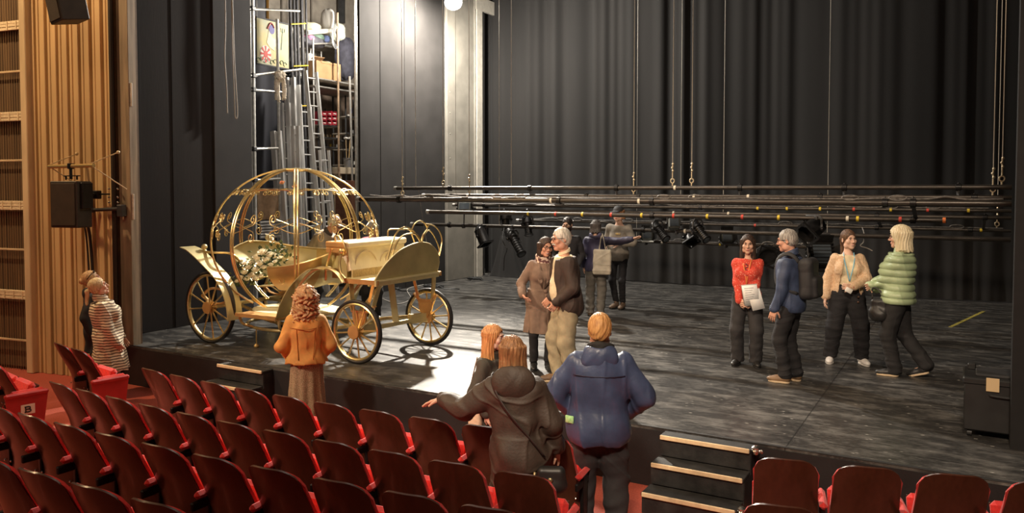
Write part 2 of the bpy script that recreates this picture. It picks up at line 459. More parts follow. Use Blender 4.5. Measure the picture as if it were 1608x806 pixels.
# ---------------------------------------------------------------- the two flights of stage steps
NOSE = mat('pale_nosing', (.72, .55, .34), .45, var=.12, scale=14)
STEPM = mat('black_step_paint', (.030, .029, .028), .5, col2=(.012, .012, .012), scale=9, bump=.15)
def steps(x0, x1, label, n, sockets=True):
    t = thing('stage_steps', label, 'steps', ((x0+x1)/2, 6.5, -.55))
    ys = [6.76, 6.53, 6.30, 6.07]; zs = [-.004, -.185, -.37]
    for i in range(3):
        back = 6.928 if i == 0 else ys[i-1]-.004
        m = MB(); m.box(((x0+x1)/2, (ys[i]+back)/2, zs[i]-.015), (x1-x0, back-ys[i], .03), None, .004); m.build('tread', STEPM, t)
        m = MB(); m.box(((x0+x1)/2, ys[i]-.006, zs[i]-.012), (x1-x0-.02, .018, .040), None, .005); m.build('nosing', NOSE, t)
        zb = (zs[i+1] if i < 2 else -.55)
        m = MB(); m.box(((x0+x1)/2, ys[i]+.022, (zs[i]-.03+zb)/2), (x1-x0-.01, .018, zs[i]-.03-zb)); m.build('riser', STEPM, t)
    for xx in (x0+.012, x1-.012):
        m = MB(); m.prism([(xx-.012, 6.926, -.55), (xx-.012, 6.926, -.036), (xx-.012, 6.78, -.036), (xx-.012, 6.78, -.22), (xx-.012, 6.55, -.22), (xx-.012, 6.55, -.40), (xx-.012, 6.33, -.40), (xx-.012, 6.33, -.55)], (.024, 0, 0)); m.build('side_panel', STEPM, t)
    if sockets:
        for i in (0, 2):
            m = MB(); c = Vector((x1+.03, ys[i]+.05, zs[i]-.015))
            m.lathe([(.024, -.03), (.03, -.02), (.03, 0), (.022, .01), (.034, .018), (.034, .03), (.016, .045)], c, 10)
            m.tube([c+Vector((-.04, 0, .0)), c+Vector((.05, -.02, .005))], .012, 6); m.ball(c+Vector((.055, -.02, .006)), .018, 8)
            m.build('rail_socket', CHROME, t)
    return t
steps(-2.37, -1.56, 'black steps with pale nosings up to the stage at the right', 3)
steps(-8.24, -7.42, 'black steps with pale nosings half hidden behind the left seats', 3, False)

# ---------------------------------------------------------------- flight case
t = thing('flight_case', 'black equipment case on the stage beside the right hand black leg', 'case', (.28, 8.35, 0))
CASE = mat('black_case', (.014, .014, .014), .5, var=.2)
cx0, cx1, cy0, cy1, ch = .00, .56, 8.10, 8.60, .47
m = MB(); m.box(((cx0+cx1)/2, (cy0+cy1)/2, .04+ch/2), (cx1-cx0, cy1-cy0, ch-.04), None, .012); m.build('body', CASE, t)
m = MB(); m.box(((cx0+cx1)/2, (cy0+cy1)/2, ch+.035), (cx1-cx0+.02, cy1-cy0+.02, .06), None, .012); m.build('lid', CASE, t)
m = MB(); m.box(((cx0+cx1)/2+.03, (cy0+cy1)/2, ch+.075), (cx1-cx0-.12, cy1-cy0-.18, .03), None, .01); m.build('tray', DKGREY, t)
m = MB(); m.box((cx0+.06, cy1-.1, ch+.09), (.07, .05, .06), None, .01); m.build('latch', CASE, t)
m = MB(); m.box((cx0+.22, cy0-.013, ch+.02), (.10, .006, .12), None, .002); m.build('label_tape', mat('buff_tape', (.62, .46, .26), .6), t)
m = MB(); m.tube(spline([(cx0+.20, cy0-.004, ch-.07), (cx0+.22, cy0-.025, ch-.075), (cx0+.36, cy0-.025, ch-.08), (cx0+.38, cy0-.004, ch-.075)], 4), .009, 6); m.build('handle', DKGREY, t)
for x in (cx0+.05, cx1-.05):
    for y in (cy0+.05, cy1-.05):
        m = MB(); m.lathe([(.012, -.02), (.03, -.018), (.03, .018), (.012, .02)], (x, y, .03), 12, (1, 0, 0)); m.build('castor', CABLE, t)

# ---------------------------------------------------------------- loudspeakers and bracket on the batten wall
def speaker_box(label, c, w, d, h, rz, tilt, name='wall_loudspeaker'):
    t = thing(name, label, 'speaker', c)
    R = Matrix.Rotation(rz, 3, 'Z') @ Matrix.Rotation(tilt, 3, 'X'); c = Vector(c)
    m = MB(); m.box(c, (w, d, h), R, .012); m.build('cabinet', mat('dark_speaker', (.030, .024, .018), .55, var=.2), t)
    m = MB(); m.box(c+R @ Vector((0, -d/2-.006, 0)), (w-.05, .012, h-.06), R, .005); m.build('grille', mat('speaker_grille', (.038, .026, .016), .7, var=.15, bump=.4, bscale=300), t)
    return t, R, c
c = onY(112, 321, 6.42)
t, R, cc = speaker_box('dark square loudspeaker hanging from a brass bar on the batten wall', c, .44, .28, .64, radians(16), 0)
m = MB(); m.box(cc+R @ Vector((.235, .02, .12)), (.05, .2, .36), R, .01); m.build('side_pod', BLKMET, t)
zb = onY(112, 261, 6.42).z
br = MB(); xa, xb = onY(77, 262, 6.42).x, onY(147, 262, 6.42).x
br.tube([(xa, 6.42, zb), (xb, 6.42, zb)], .027, 10); br.build('hanging_bar', mat('brass_pipe', (.72, .52, .22), .35, .8), t)
for x in (xa+.03, xb-.05):
    m = MB()
    m.bar((x, 6.42, zb+.03), (x+.11, 6.74, zb+.19), .04, .012); m.bar((x+.02, 6.43, zb-.02), (x+.3, 6.73, zb-.32), .03, .012)
    m.ball((x+.11, 6.74, zb+.19), .025, 8); m.build('wall_bracket', mat('pale_bracket', (.55, .42, .24), .5, .2), t)
m = MB(); xc = (xa+xb)/2
m.box((xc, 6.42, zb), (.06, .08, .08), None, .01); m.box((xc, 6.42, zb-.09), (.04, .02, .18)); m.box((xc+.02, 6.42, zb-.135), (.32, .05, .014))
m.tube([(xc-.12, 6.42, zb-.14), (xc-.12, 6.42, zb-.19)], .012, 6); m.tube([(xc+.14, 6.42, zb-.14), (xc+.14, 6.42, zb-.19)], .012, 6)
m.build('yoke', BLKMET, t)
c = onY(103, -2, 6.1)
speaker_box('large dark loudspeaker box hung high above the square one', c, .46, .34, .60, radians(-14), radians(10))
# lamp arm and junction boxes to the right of the loudspeaker
t = thing('pipe_bracket', 'black pipe arm with clamps on the wall right of the square loudspeaker', 'bracket', wallp(.45, 2.0))
m = MB(); a, b_ = onwall(146, 330, .12), onwall(190, 328, .10); m.tube([a, b_], .026, 8); m.ball(a, .04, 8); m.build('arm', DKGREY, t)
m = MB(); c = onwall(191, 331, .08); m.box(c, (.09, .1, .17), RW, .01); m.build('clamp', DKGREY, t)
m = MB(); c = onwall(152, 306, .10); m.box(c, (.11, .08, .12), RW, .01); m.lathe([(.03, 0), (.03, .04)], c+WN*.04, 10, WN); m.build('socket_box', BLKMET, t)
m = MB(); m.tube([onwall(158, 305, .09), onwall(172, 305, .09)], .012, 6); m.build('stub_pipe', BLKMET, t)
t = thing('conduit_pipe', 'dark vertical conduit running up the batten wall beside the edge', 'pipe', wallp(.37, -.5))
m = MB(); a = onwall(178, 300, .05); ss = (a-WA).dot(WD); m.tube([wallp(ss, -.55, .04), wallp(ss, 8.8, .04)], .035, 8); m.build('pipe', mat('dark_conduit', (.035, .026, .02), .5, .3), t)
m = MB()
for y in (297, 310, 318): 
    z = onwall(178, y).z
    for q in (-.06, .10): m.ball(wallp(ss-q, z, .07), .017, 8)
m.build('bolt', CHROME, t)
t = thing('cable_run', 'thin black cable hanging down the batten wall below the loudspeaker', 'cable', wallp(.9, 1.0))
m = MB(); pts = [onwall(138, 352, .05), onwall(142, 380, .02), onwall(146, 440, .02), onwall(147, 520, .02), onwall(149, 590, .02)]
m.tube(spline(pts, 6), .02, 6); m.tube([p+WD*.07 for p in spline(pts, 6)], .012, 6); m.build('cable', CABLE, t)

# cables hanging by the dark grey flat
def hang(label, pts, r=.010, mtl=None):
    m = MB(); m.tube(spline(pts, 8), r, 5); return tag(m.build('hanging_cable', mtl or GREYC), label, 'cable')
xx = SX+.14
hang('single thin cable hanging straight down the dark grey flat', [onX(353, -60, xx), onX(354, 40, xx), onX(353, 90, xx), onX(356, 140, xx), onX(357, 178, xx)], .011)
hang('looped cable hanging down the dark grey flat left of the scaffold', [onX(363, -60, xx), onX(364, 20, xx), onX(366, 100, xx), onX(368, 150, xx), onX(369, 180, xx), onX(371, 186, xx+.02), onX(373, 178, xx+.02), onX(371, 140, xx+.02), onX(368, 90, xx+.02), onX(365, 0, xx+.02), onX(365, -60, xx+.02)], .010)

# the floodlight that is switched on
LP = onY(712, 4, 14.5)
def lamp():
    t = thing('floodlight', 'dazzling white floodlight switched on high above the left of the stage', 'light', LP)
    d = (Vector((-5.6, 9.5, .3))-LP).normalized()
    m = MB(); m.lathe([(.07, -.34), (.13, -.30), (.15, -.05), (.20, 0), (.205, .03)], LP-d*.04, 18, d, cap=False); m.lathe([(.001, -.345), (.07, -.34)], LP-d*.04, 18, d, cap=False)
    m.build('housing', BLKMET, t)
    m = MB(); m.ball(LP, .185, 16, (1, 1, .35), Vector((0, 0, 1)).rotation_difference(d).to_matrix())
    m.build('lens', mat('lamp_glow', (1, 1, 1), emit=(1, .96, .88), estr=60), t)
    m = MB(); m.tube(spline([LP+Vector((-.22, 0, 0)), LP+Vector((-.24, 0, .3)), LP+Vector((0, 0, .42)), LP+Vector((.24, 0, .3)), LP+Vector((.22, 0, 0))], 5), .012, 6)
    m.tube([LP+Vector((0, 0, .42)), LP+Vector((0, 0, 2.7))], .022, 6); m.build('yoke', BLKMET, t)
    l = bpy.data.lights.new('floodlight_beam', 'POINT'); l.energy = 2700; l.color = (1, .93, .82); l.shadow_soft_size = .14
    lo = bpy.data.objects.new('floodlight_beam', l); COL.objects.link(lo); lo.location = LP+d*.22
    b = bpy.data.lights.new('floodlight_throw', 'SPOT'); b.energy = 9500; b.color = (1, .90, .76); b.spot_size = radians(58); b.spot_blend = .9; b.shadow_soft_size = .12
    bo = bpy.data.objects.new('floodlight_throw', b); COL.objects.link(bo); bo.location = LP+d*.22
    bo.rotation_euler = (Vector((-5.9, 7.9, 0))-LP).to_track_quat('-Z', 'Y').to_euler()
lamp()
# ---------------------------------------------------------------- the golden pumpkin carriage
GOLD = mat('gold_tube', (.74, .57, .27), .30, .85, var=.12, scale=14)
GOLDP = mat('gold_panel', (.66, .56, .29), .42, .45, var=.10, scale=3, bump=.05)
GOLDD = mat('old_gold_panel', (.42, .30, .12), .45, .45, var=.15, scale=4)
OLIVE = mat('olive_gold_panel', (.46, .39, .18), .50, .40, var=.10, scale=4)
ORNG = mat('copper_gold', (.60, .34, .13), .42, .5, var=.12, scale=5)
RUBBER = mat('black_rubber', (.016, .015, .015), .5)
CREAM = mat('cream_cloth', (.80, .70, .52), .75, var=.06, scale=6, bump=.15, bscale=50)
CREAML = mat('cream_lid', (.84, .76, .60), .45, var=.04, scale=5)
CC = Vector((-8.43, 8.35, 1.48))
car = thing('pumpkin_carriage', 'golden pumpkin shaped carriage with open wire cage and four spoked wheels', 'carriage', (-8.2, 8.35, 0))
BR, BZ = 1.17, 1.04

def wheel(c, R, label=None):
    c = Vector(c)
    def circ(r, n=48): return [c+Vector((r*cos(2*pi*i/n), 0, r*sin(2*pi*i/n))) for i in range(n)]
    m = MB(); m.tube(circ(R-.055), .020, 8, closed=True, flat=1.5)
    w = m.build('wheel', GOLD, car)
    m = MB(); m.tube(circ(R-.024), .026, 10, closed=True, flat=1.15); m.build('tyre', RUBBER, w)
    m = MB(); m.lathe([(.001, -.075), (.085, -.07), (.09, -.055), (.085, -.045), (.055, -.035), (.055, .05), (.07, .06), (.03, .075), (.001, .076)], c, 20, (0, 1, 0)); m.build('hub', ORNG, w)
    for k in range(12):
        a = 2*pi*k/12+.13; d = Vector((cos(a), 0, sin(a)))
        m = MB(); m.tube([c+d*.05, c+d*.16, c+d*(R-.18), c+d*(R-.06)], [.016, .012, .011, .013], 7); m.build('spoke', GOLD, w)
    return w
wheel((-9.45, 7.65, .52), .52); wheel((-9.45, 9.10, .52), .52)
wheel((-6.70, 7.65, .41), .41); wheel((-6.62, 9.10, .41), .41)

# axles, perch and springs
m = MB(); m.bar((-6.70, 7.70, .41), (-6.62, 9.05, .41), .05, .05); m.bar((-6.66, 8.7, .43), (-6.62, 9.05, .41), .07, .13); m.bar((-6.70, 7.7, .41), (-6.68, 8.0, .43), .07, .12); m.build('front_axle', GOLDP, car)
m = MB(); m.bar((-9.45, 7.70, .52), (-9.45, 9.05, .52), .05, .05); m.build('rear_axle', GOLD, car)
m = MB()
for y in (8.0, 8.7):
    m.tube(spline([(-9.45, y, .52), (-9.1, y, .50), (-8.6, y, .34), (-7.6, y, .32), (-7.1, y, .40), (-6.68, y, .46)], 6), .026, 8)
m.build('perch', GOLD, car)
for (x, y, z, w) in ((-6.69, 7.74, .86, .22), (-6.62, 9.02, .86, .20), (-9.45, 7.76, .78, .3), (-9.45, 8.94, .78, .3)):
    m = MB(); m.tube(spline([(x-w, y, z-.12), (x-w*.5, y, z-.20), (x, y, z-.22), (x+w*.5, y, z-.20), (x+w, y, z-.12)], 5), .018, 6, flat=1.8)
    if x < -9: m.tube(spline([(x-w, y, z-.12), (x-w*.5, y, z-.02), (x, y, z+.0), (x+w*.5, y, z-.02), (x+w, y, z-.12)], 5), .018, 6, flat=1.8)
    m.build('spring', ORNG, car)
# wheel forks under the box
for (xa, xb, ya, zt, xc, yc, zc) in ((-6.88, -6.50, 7.76, 1.04, -6.70, 7.72, .56), (-6.82, -6.44, 8.98, 1.04, -6.62, 9.02, .56)):
    m = MB(); m.bar((xa, ya, zt), (xc-.12, yc, zc+.10), .05, .035); m.bar((xb, ya, zt), (xc+.12, yc, zc+.10), .05, .035); m.bar((xc-.13, yc, zc+.10), (xc+.13, yc, zc+.10), .05, .025)
    m.build('fork', GOLD, car)
    m = MB(); m.prism([(xc-.12, yc-.02, zc+.09), (xc+.12, yc-.02, zc+.09), (xc+.10, yc-.02, zc-.03), (xc+.03, yc-.02, zc-.16), (xc-.03, yc-.02, zc-.16), (xc-.10, yc-.02, zc-.03)], (0, .03, 0)); m.build('fork_plate', ORNG, car)
for a, b_, w, h in (((-6.95, 8.1, 1.02), (-7.5, 8.1, .44), .045, .045), ((-6.95, 8.6, 1.02), (-7.5, 8.6, .44), .045, .045), ((-6.6, 8.0, 1.0), (-6.95, 8.2, .45), .05, .03), ((-6.5, 8.1, 1.0), (-6.62, 8.35, .45), .08, .03)):
    m = MB(); m.bar(a, b_, w, h); m.build('strut', GOLDP, car)

# floor pan, step and base ring
def ell_pt(t, a, b, z, cx=CC.x, cy=CC.y): return Vector((cx+a*cos(t), cy+b*sin(t), z))
m = MB(); ring = [ell_pt(2*pi*i/48, .80, .60, .27) for i in range(48)]; m.tube(ring, .024, 8, closed=True); m.build('base_ring', GOLD, car)
m = MB(); m.prism([ell_pt(2*pi*i/40, .72, .54, .455) for i in range(40)], (0, 0, .03)); m.build('floor_pan', mat('pale_gold_floor', (.72, .64, .40), .5, .25, var=.08), car)
m = MB(); m.box((-8.43, 7.70, .475), (.80, .26, .035), None, .008); m.bar((-8.83, 7.575, .475), (-8.03, 7.575, .475), .03, .05); m.build('step_board', ORNG, car)
for sx in (-1, 1): m = MB(); m.tube(spline([(-8.43+.38*sx, 7.62, .455), (-8.43+.36*sx, 7.66, .34), (-8.43+.28*sx, 7.78, .28)], 6), .02, 8); m.build('step_bracket', GOLD, car)
m = MB(); m.tube([(-8.62, 7.75, .27), (-8.62, 7.75, .02)], .009, 6); m.lathe([(.035, 0), (.04, .02), (.02, .05)], (-8.62, 7.75, .004), 10); m.build('prop_leg', GOLDD, car)

# tub
def tub_pt(t, v, zt, zb):
    a, b = 1.06, .66
    k = .62+.38*(1-(1-v)**2.0)
    c, s = cos(t), sin(t); e = .8
    return Vector((CC.x+a*k*math.copysign(abs(c)**e, c), CC.y+b*k*math.copysign(abs(s)**e, s), zb+(zt-zb)*v))
def tub_top(t):
    t = t % (2*pi)
    # rear (pi) high, far side (pi/2) dips, front (0) high, near side rises to the front
    return 1.36 + .06*cos(2*t) - (.16*max(0, cos(t-4.6)) if t > pi else 0)
def tub_bot(t): return .82+.10*(1-abs(sin(t)))
def wall_seg(name, t0, t1, mt, n=24, th=.016):
    m = MB(); m.grid(lambda u, v: tub_pt(t0+(t1-t0)*u, v, tub_top(t0+(t1-t0)*u), tub_bot(t0+(t1-t0)*u)), n, 8, -th)
    return m.build(name, mt, car)
wall_seg('rear_side_panel', .55*pi, 1.12*pi, GOLDP)
wall_seg('far_side_panel', .14*pi, .55*pi, mat('warm_gold_panel', (.58, .40, .14), .42, .5, var=.1))
wall_seg('front_panel', -.20*pi, .14*pi, OLIVE)
wall_seg('near_side_panel', 1.52*pi, 1.80*pi, mat('bronze_panel', (.40, .25, .09), .40, .5, var=.15, scale=3))
m = MB(); m.tube([tub_pt(t, 1, tub_top(t), 1)+Vector((0, 0, .01)) for t in np.linspace(1.52*pi, 1.80*pi, 24)], .016, 8)
m.tube([tub_pt(t, 1, tub_top(t), 1)+Vector((0, 0, .01)) for t in np.linspace(-.20*pi, 1.12*pi, 64)], .016, 8)
m.tube([tub_pt(t, 0, tub_top(t), tub_bot(t)) for t in np.linspace(1.52*pi, 3.12*pi, 80)], .014, 8)
for t in (1.52*pi, 1.80*pi, 1.12*pi): m.tube([tub_pt(t, v, tub_top(t), tub_bot(t)) for v in np.linspace(0, 1, 10)], .014, 8)
m.build('rim_tube', GOLD, car)
m = MB()
pp = tub_pt(1.58*pi, .45, tub_top(1.58*pi), tub_bot(1.58*pi)); m.tube([pp+Vector((.045*cos(q), -.02, .045*sin(q))) for q in np.linspace(0, 2*pi, 17)[:-1]], .009, 6, closed=True); m.ball(pp+Vector((0, -.01, .04)), .016, 8); m.build('ring_pull', GOLD, car)
m = MB(); m.grid(lambda u, v: tub_pt(.5*pi+pi*1.0*u if False else (.55+.57*u)*pi, 0, 1.3, .80)*(1-v)+Vector((CC.x-.05, CC.y+.1, .84))*v, 20, 6, .02)
m.build('seat_shelf', GOLDP, car)
# rear rail with a ball finial
m = MB(); m.tube(spline([(-9.80, 7.74, 1.30), (-9.5, 7.80, 1.30), (-9.32, 7.95, 1.27), (-9.28, 8.1, 1.1)], 6), .018, 8); m.build('rear_rail', GOLD, car)
m = MB(); m.tube([(-9.72, 7.78, 1.12), (-9.72, 7.78, 1.34)], .022, 8); m.ball((-9.72, 7.78, 1.375), .045, 12); m.lathe([(.022, 0), (.034, .012), (.022, .03)], (-9.72, 7.78, 1.31), 10); m.build('finial', GOLDP, car)
# mudguards: strips that sweep over the wheels
def guard(name, pts, y0, y1, mt, n=10, th=.012):
    S = spline([(p[0], 0, p[1]) for p in pts], n); k = len(S)-1
    wd = lambda u: 1.0
    m = MB(); m.grid(lambda u, v: Vector((S[round(u*k)].x, y0+(y1-y0)*v, S[round(u*k)].z)), k, 4, th)
    return m.build(name, mt, car)
rear_g = [(-9.93, 1.385), (-9.78, 1.345), (-9.60, 1.25), (-9.40, 1.12), (-9.19, .97), (-9.03, .77), (-8.95, .56), (-8.93, .38)]
guard('rear_mudguard', rear_g, 7.52, 7.78, GOLDP); guard('rear_mudguard', rear_g, 8.98, 9.22, GOLDP)
fr_g = [(-8.06, .44), (-7.97, .66), (-7.84, .86), (-7.68, 1.02), (-7.48, 1.16), (-7.30, 1.20), (-7.16, 1.19)]
guard('front_mudguard', fr_g, 7.56, 7.80, OLIVE); guard('front_mudguard', fr_g, 8.92, 9.14, OLIVE)
for y in (7.60, 9.10):
    m = MB(); m.tube(spline([(-7.72, y, .78), (-7.58, y, 1.0), (-7.36, y, 1.17), (-7.14, y, 1.20), (-6.98, y, 1.15), (-6.87, y, 1.04)], 8), .024, 8); m.build('guard_tube', GOLD, car)
# driver's platform, dash and bench
m = MB(); m.box((-6.68, 8.37, 1.055), (.62, 1.34, .035), None, .008); m.build('platform', GOLDP, car)
for yy in (7.69, 9.05): m = MB(); m.box((-6.68, yy, 1.045), (.62, .016, .06)); m.build('platform_edge', ORNG, car)
dx = -6.40
dp = [(589, 442), (597, 428), (609, 412), (627, 395), (646, 385), (664, 381), (679, 386), (688, 398), (690, 412), (687, 427)]
DP = [onX(x, y, dx) for x, y in dp]
m = MB(); m.prism([(dx, p.y, p.z) for p in DP[:1]+spline(DP[:-1], 4)[1:]+DP[-1:]], (-.02, 0, 0)); m.build('dash_panel', OLIVE, car)
m = MB(); m.tube([Vector((dx-.01, p.y, p.z)) for p in spline(DP[:-1], 4)+[DP[-1]]], .012, 6)
m.bar((dx+.01, DP[0].y-.01, DP[0].z-.03), (dx+.01, DP[-1].y, DP[-1].z-.03), .03, .075); m.build('dash_trim', GOLDP, car)
bx0, bx1, by0, by1 = -7.30, -6.98, 7.80, 9.02
m = MB()
def cloth(u, v):
    y = by0+.02+(by1-by0-.04)*u; z = 1.45-.28*v
    return (bx1+.006*sin(u*46)*v+.05*v*v, y, z)
m.grid(cloth, 80, 8, -.25); m.build('bench_cloth', CREAM, car)
m = MB()
m.grid(lambda u, v: (bx1+.055+.012*sin(u*190), by0+.02+(by1-by0-.04)*u, 1.17-.10*v), 240, 3, -.01); m.build('bench_fringe', mat('fringe', (.66, .52, .30), .8, var=.2, scale=40, stretch=(1, 6, 1)), car)
m = MB(); m.box(((bx0+bx1)/2, (by0+by1)/2, 1.495), (bx1-bx0+.06, by1-by0+.04, .085), None, .022); m.build('bench_lid', CREAML, car)
m = MB(); m.box(((bx0+bx1)/2, by0-.035, 1.50), (bx1-bx0+.02, .04, .075), None, .012); m.box(((bx0+bx1)/2-.01, by0-.02, 1.425), (bx1-bx0, .05, .07), None, .01); m.build('bench_end', ORNG, car)  # end of the cream lid, warm light on it put into the orange colour
m = MB(); m.box(((bx0+bx1)/2, (by0+by1)/2, 1.25), (bx1-bx0-.06, by1-by0-.06, .40)); m.build('bench_box', OLIVE, car)
m = MB()
for (yc, r, z0) in ((8.15, .22, 1.20), (8.60, .16, 1.22), (8.75, .2, 1.2)):
    m.tube([Vector((bx1+.022, yc+r*cos(q), z0+r*.9*sin(q))) for q in np.linspace(.12, pi-.12, 18)], .008, 6)
m.build('bench_piping', mat('cream_piping', (.62, .50, .33), .7), car)
m = MB(); m.tube(spline([(-7.33, 7.78, 1.02), (-7.30, 7.76, 1.2), (-7.2, 7.75, 1.44)], 6), .018, 8); m.tube(spline([(-6.99, 7.72, 1.42), (-7.02, 7.70, 1.28), (-6.98, 7.68, 1.14), (-6.90, 7.67, 1.07)], 6), .022, 8, flat=.7); m.build('bench_trim', GOLD, car)
m = MB(); m.tube(spline([(-7.16, 7.78, 1.545), (-7.13, 7.74, 1.61), (-7.04, 7.72, 1.61), (-6.96, 7.72, 1.52), (-6.93, 7.72, 1.42), (-6.98, 7.73, 1.36), (-7.02, 7.74, 1.39)], 6), .011, 6); m.build('bench_curl', GOLD, car)
m = MB(); m.lathe([(.02, -.04), (.04, -.03), (.045, 0), (.03, .015), (.02, .035), (.001, .04)], (-6.975, 7.70, 1.415), 12, (.6, -.8, .0)); m.build('bench_knob', GOLD, car)
# curly wire rails over the dash
def rail(pts, x=dx-.02):
    m = MB(); m.tube(spline([onX(a, b, x) for a, b in pts], 8), .011, 6); m.build('dash_rail', GOLD, car)
rail([(607, 420), (611, 400), (617, 378), (626, 362), (638, 357), (648, 362), (656, 373), (661, 381)])
rail([(613, 410), (620, 388), (630, 372), (645, 367), (656, 370), (661, 381)])
rail([(652, 384), (648, 372), (643, 361), (628, 360), (611, 361), (609, 372)], dx-.35)
rail([(646, 363), (651, 352), (659, 347), (667, 351), (671, 358)], dx-.10)
rail([(674, 353), (670, 361), (664, 370), (661, 381)], dx-.02)
rail([(662, 382), (666, 370), (673, 362), (680, 368), (686, 380), (690, 392), (689, 402)])
rail([(668, 352), (680, 354), (689, 362), (694, 376), (692, 392), (690, 402)], dx-.02)

# the cage
def cage_pt(a, ph, k=1.0, kz=1.0):   # a: angle round, ph: latitude
    return Vector((CC.x+BR*k*cos(ph)*cos(a), CC.y+BR*k*cos(ph)*sin(a), CC.z+BZ*k*sin(ph)))
tops = []
for i in range(8):
    a = pi/4*i; m = MB()
    for da in (-.018, .018):
        path = [cage_pt(a+da/max(.25, cos(ph)), ph) for ph in np.linspace(1.42, -1.02, 44)]
        if i == 6:   # this rib ends on the near panel's rim
            path = [p for p in path if p.z > .55]
        m.tube(path, .0125, 7)
    m.build('cage_rib', GOLD, car)
m = MB(); m.tube([cage_pt(q, 1.40) for q in np.linspace(0, 2*pi, 33)[:-1]], .016, 8, closed=True); m.lathe([(.001, .035), (.08, .025), (.16, .0), (.15, -.02), (.001, -.02)][::-1], CC+Vector((0, 0, BZ-.02)), 20); m.build('crown', GOLD, car)
def spiral(c, ex, ey, r, turns=1.6, start=0.0, n=26, sgn=1):
    out = []
    for k in range(n):
        q = k/(n-1); t = start + sgn*turns*2*pi*q; rr = r*(1-.80*q)
        out.append((rr*cos(t), rr*sin(t)))
    return out
def scroll(a0, a1, ph, up, kind):
    """a bar from the rib at angle a0 toward a1 that ends in a curl; drawn on the cage's own surface"""
    def P(s, h): return cage_pt(a0+(a1-a0)*s, ph+h, 1.0)
    m = MB()
    if kind == 'mid':
        pts = [P(0, -.075*up), P(.12, -.045*up), P(.25, .005*up), P(.34, .035*up)]
        cx, cy, r = .34, .115*up, .080
        sp = [P(cx+.09*q[0]/r*.62, cy+q[1]*1.0) for q in spiral(0, 0, 0, r, 1.5, -pi/2*up, 24, up)]
        m.tube(spline(pts, 4)+sp, .0068, 6)
    else:
        pts = [P(.0, .04), P(.18, .075), P(.34, .06)]
        r = .055
        sp = [P(.40+.10*q[0]/r*.6, -.0+q[1]) for q in spiral(0, 0, 0, r, 1.4, pi/2, 22, -1)]
        m.tube(spline(pts, 4)+sp, .006, 6)
        sp = [P(.12+.10*q[0]/r*.6, -.005+q[1]*.8) for q in spiral(0, 0, 0, r, 1.4, pi/2, 22, 1)]
        m.tube([P(0, .04)]+sp, .006, 6)
    m.build('scroll', GOLD, car)
for i in range(8):
    a = pi/4*i
    for s in (-1, 1):
        for up in (-1, 1): scroll(a, a+s*pi/4, .22, up, 'mid')
        scroll(a, a+s*pi/4, .73, 1, 'top')
m = MB()
for i in range(8):
    a = pi/4*i; m.tube([cage_pt(a+pi/4*q, .755+.03*sin(pi*q)) for q in np.linspace(0, 1, 9)], .007, 5)
m.build('cage_band', GOLD, car)

# flowers in the carriage
ROSE = mat('white_rose', (.86, .82, .68), .6, var=.08, scale=30); PEACH = mat('peach_rose', (.75, .36, .20), .6, var=.2, scale=30)
LEAF = mat('dark_leaf', (.055, .085, .03), .5, var=.5, scale=12); LEAF2 = mat('pale_leaf', (.16, .20, .08), .5, var=.4, scale=12)
def rose_mb(c, r, seed=0, up=Vector((0, -.3, 1))):
    rr = random.Random(seed); m = MB(); c = Vector(c); q = Vector((0, 0, 1)).rotation_difference(up.normalized())
    m.ball(c, r*.45, 8)
    for ring, (n, rad, op) in enumerate(((3, .42, .25), (5, .68, .6), (6, .95, .95))):
        for k in range(n):
            a = 2*pi*(k+.4*ring)/n + rr.uniform(-.2, .2)
            def pt(u, v):
                w = (u-.5)*1.5/n*2.6; ang = a+w; h = v
                rad_ = r*rad*(.35+.65*sin(h*1.3)*(.8+.2*op)); z = r*(-.45+1.15*h*(1-.45*op)+.12*(u-.5)**2)
                return c + q @ Vector((cos(ang)*rad_, sin(ang)*rad_, z))
            m.grid(pt, 4, 4, .004)
    return m
fl = thing('flower_arrangement', 'spray of white roses and green leaves lying in the carriage tub', 'flowers', onY(405, 422, 8.20))
m = MB(); m2 = MB(); fr_ = random.Random(3)
C0, C1 = onY(374, 440, 8.12), onY(440, 400, 8.36)
for k in range(330):
    t = fr_.random(); c = C0.lerp(C1, t); w = .12+.06*sin(pi*t)
    p = c + Vector((fr_.gauss(0, w*.8), fr_.gauss(0, .10), fr_.gauss(0, w*.55)))
    d = Vector((fr_.gauss(0, 1), fr_.gauss(-.4, 1), fr_.gauss(.3, .8))).normalized(); sd = d.orthogonal().normalized(); L_ = fr_.uniform(.05, .11)
    q = [p, p+d*L_*.5+sd*L_*.28, p+d*L_, p+d*L_*.5-sd*L_*.28]; n_ = d.cross(sd)*.006
    (m if fr_.random() < .65 else m2).prism(q, n_)
o = m.build('foliage', LEAF, fl, smooth=False); o['kind'] = 'stuff'
o = m2.build('pale_foliage', LEAF2, fl, smooth=False); o['kind'] = 'stuff'
for k, (x, y, r) in enumerate([(412, 396, 9), (424, 400, 8), (404, 404, 9), (418, 408, 8), (396, 412, 8), (408, 414, 8), (390, 420, 7), (402, 424, 8), (414, 420, 6), (384, 428, 7), (396, 432, 8), (378, 436, 6), (388, 438, 7), (402, 437, 7), (372, 442, 5), (433, 402, 6), (440, 405, 5), (432, 411, 5), (426, 416, 5), (384, 414, 5), (410, 433, 5)]):
    d_ = C0.y+(C1.y-C0.y)*min(1, max(0, (x-374)/66))-.12
    rose_mb(onY(x, y, d_), r/108*.95, k).build('rose', ROSE, fl)
for k, (x, y, lab) in enumerate([(443, 287, 'peach silk rose on the left of the cage top'), (463, 293, 'peach silk rose near the middle of the cage top')]):
    rose_mb(onY(x, y, 8.9), .05, 50+k).build('silk_rose', PEACH, car)['label'] = lab
m = MB(); p = onY(428, 378, 8.98)
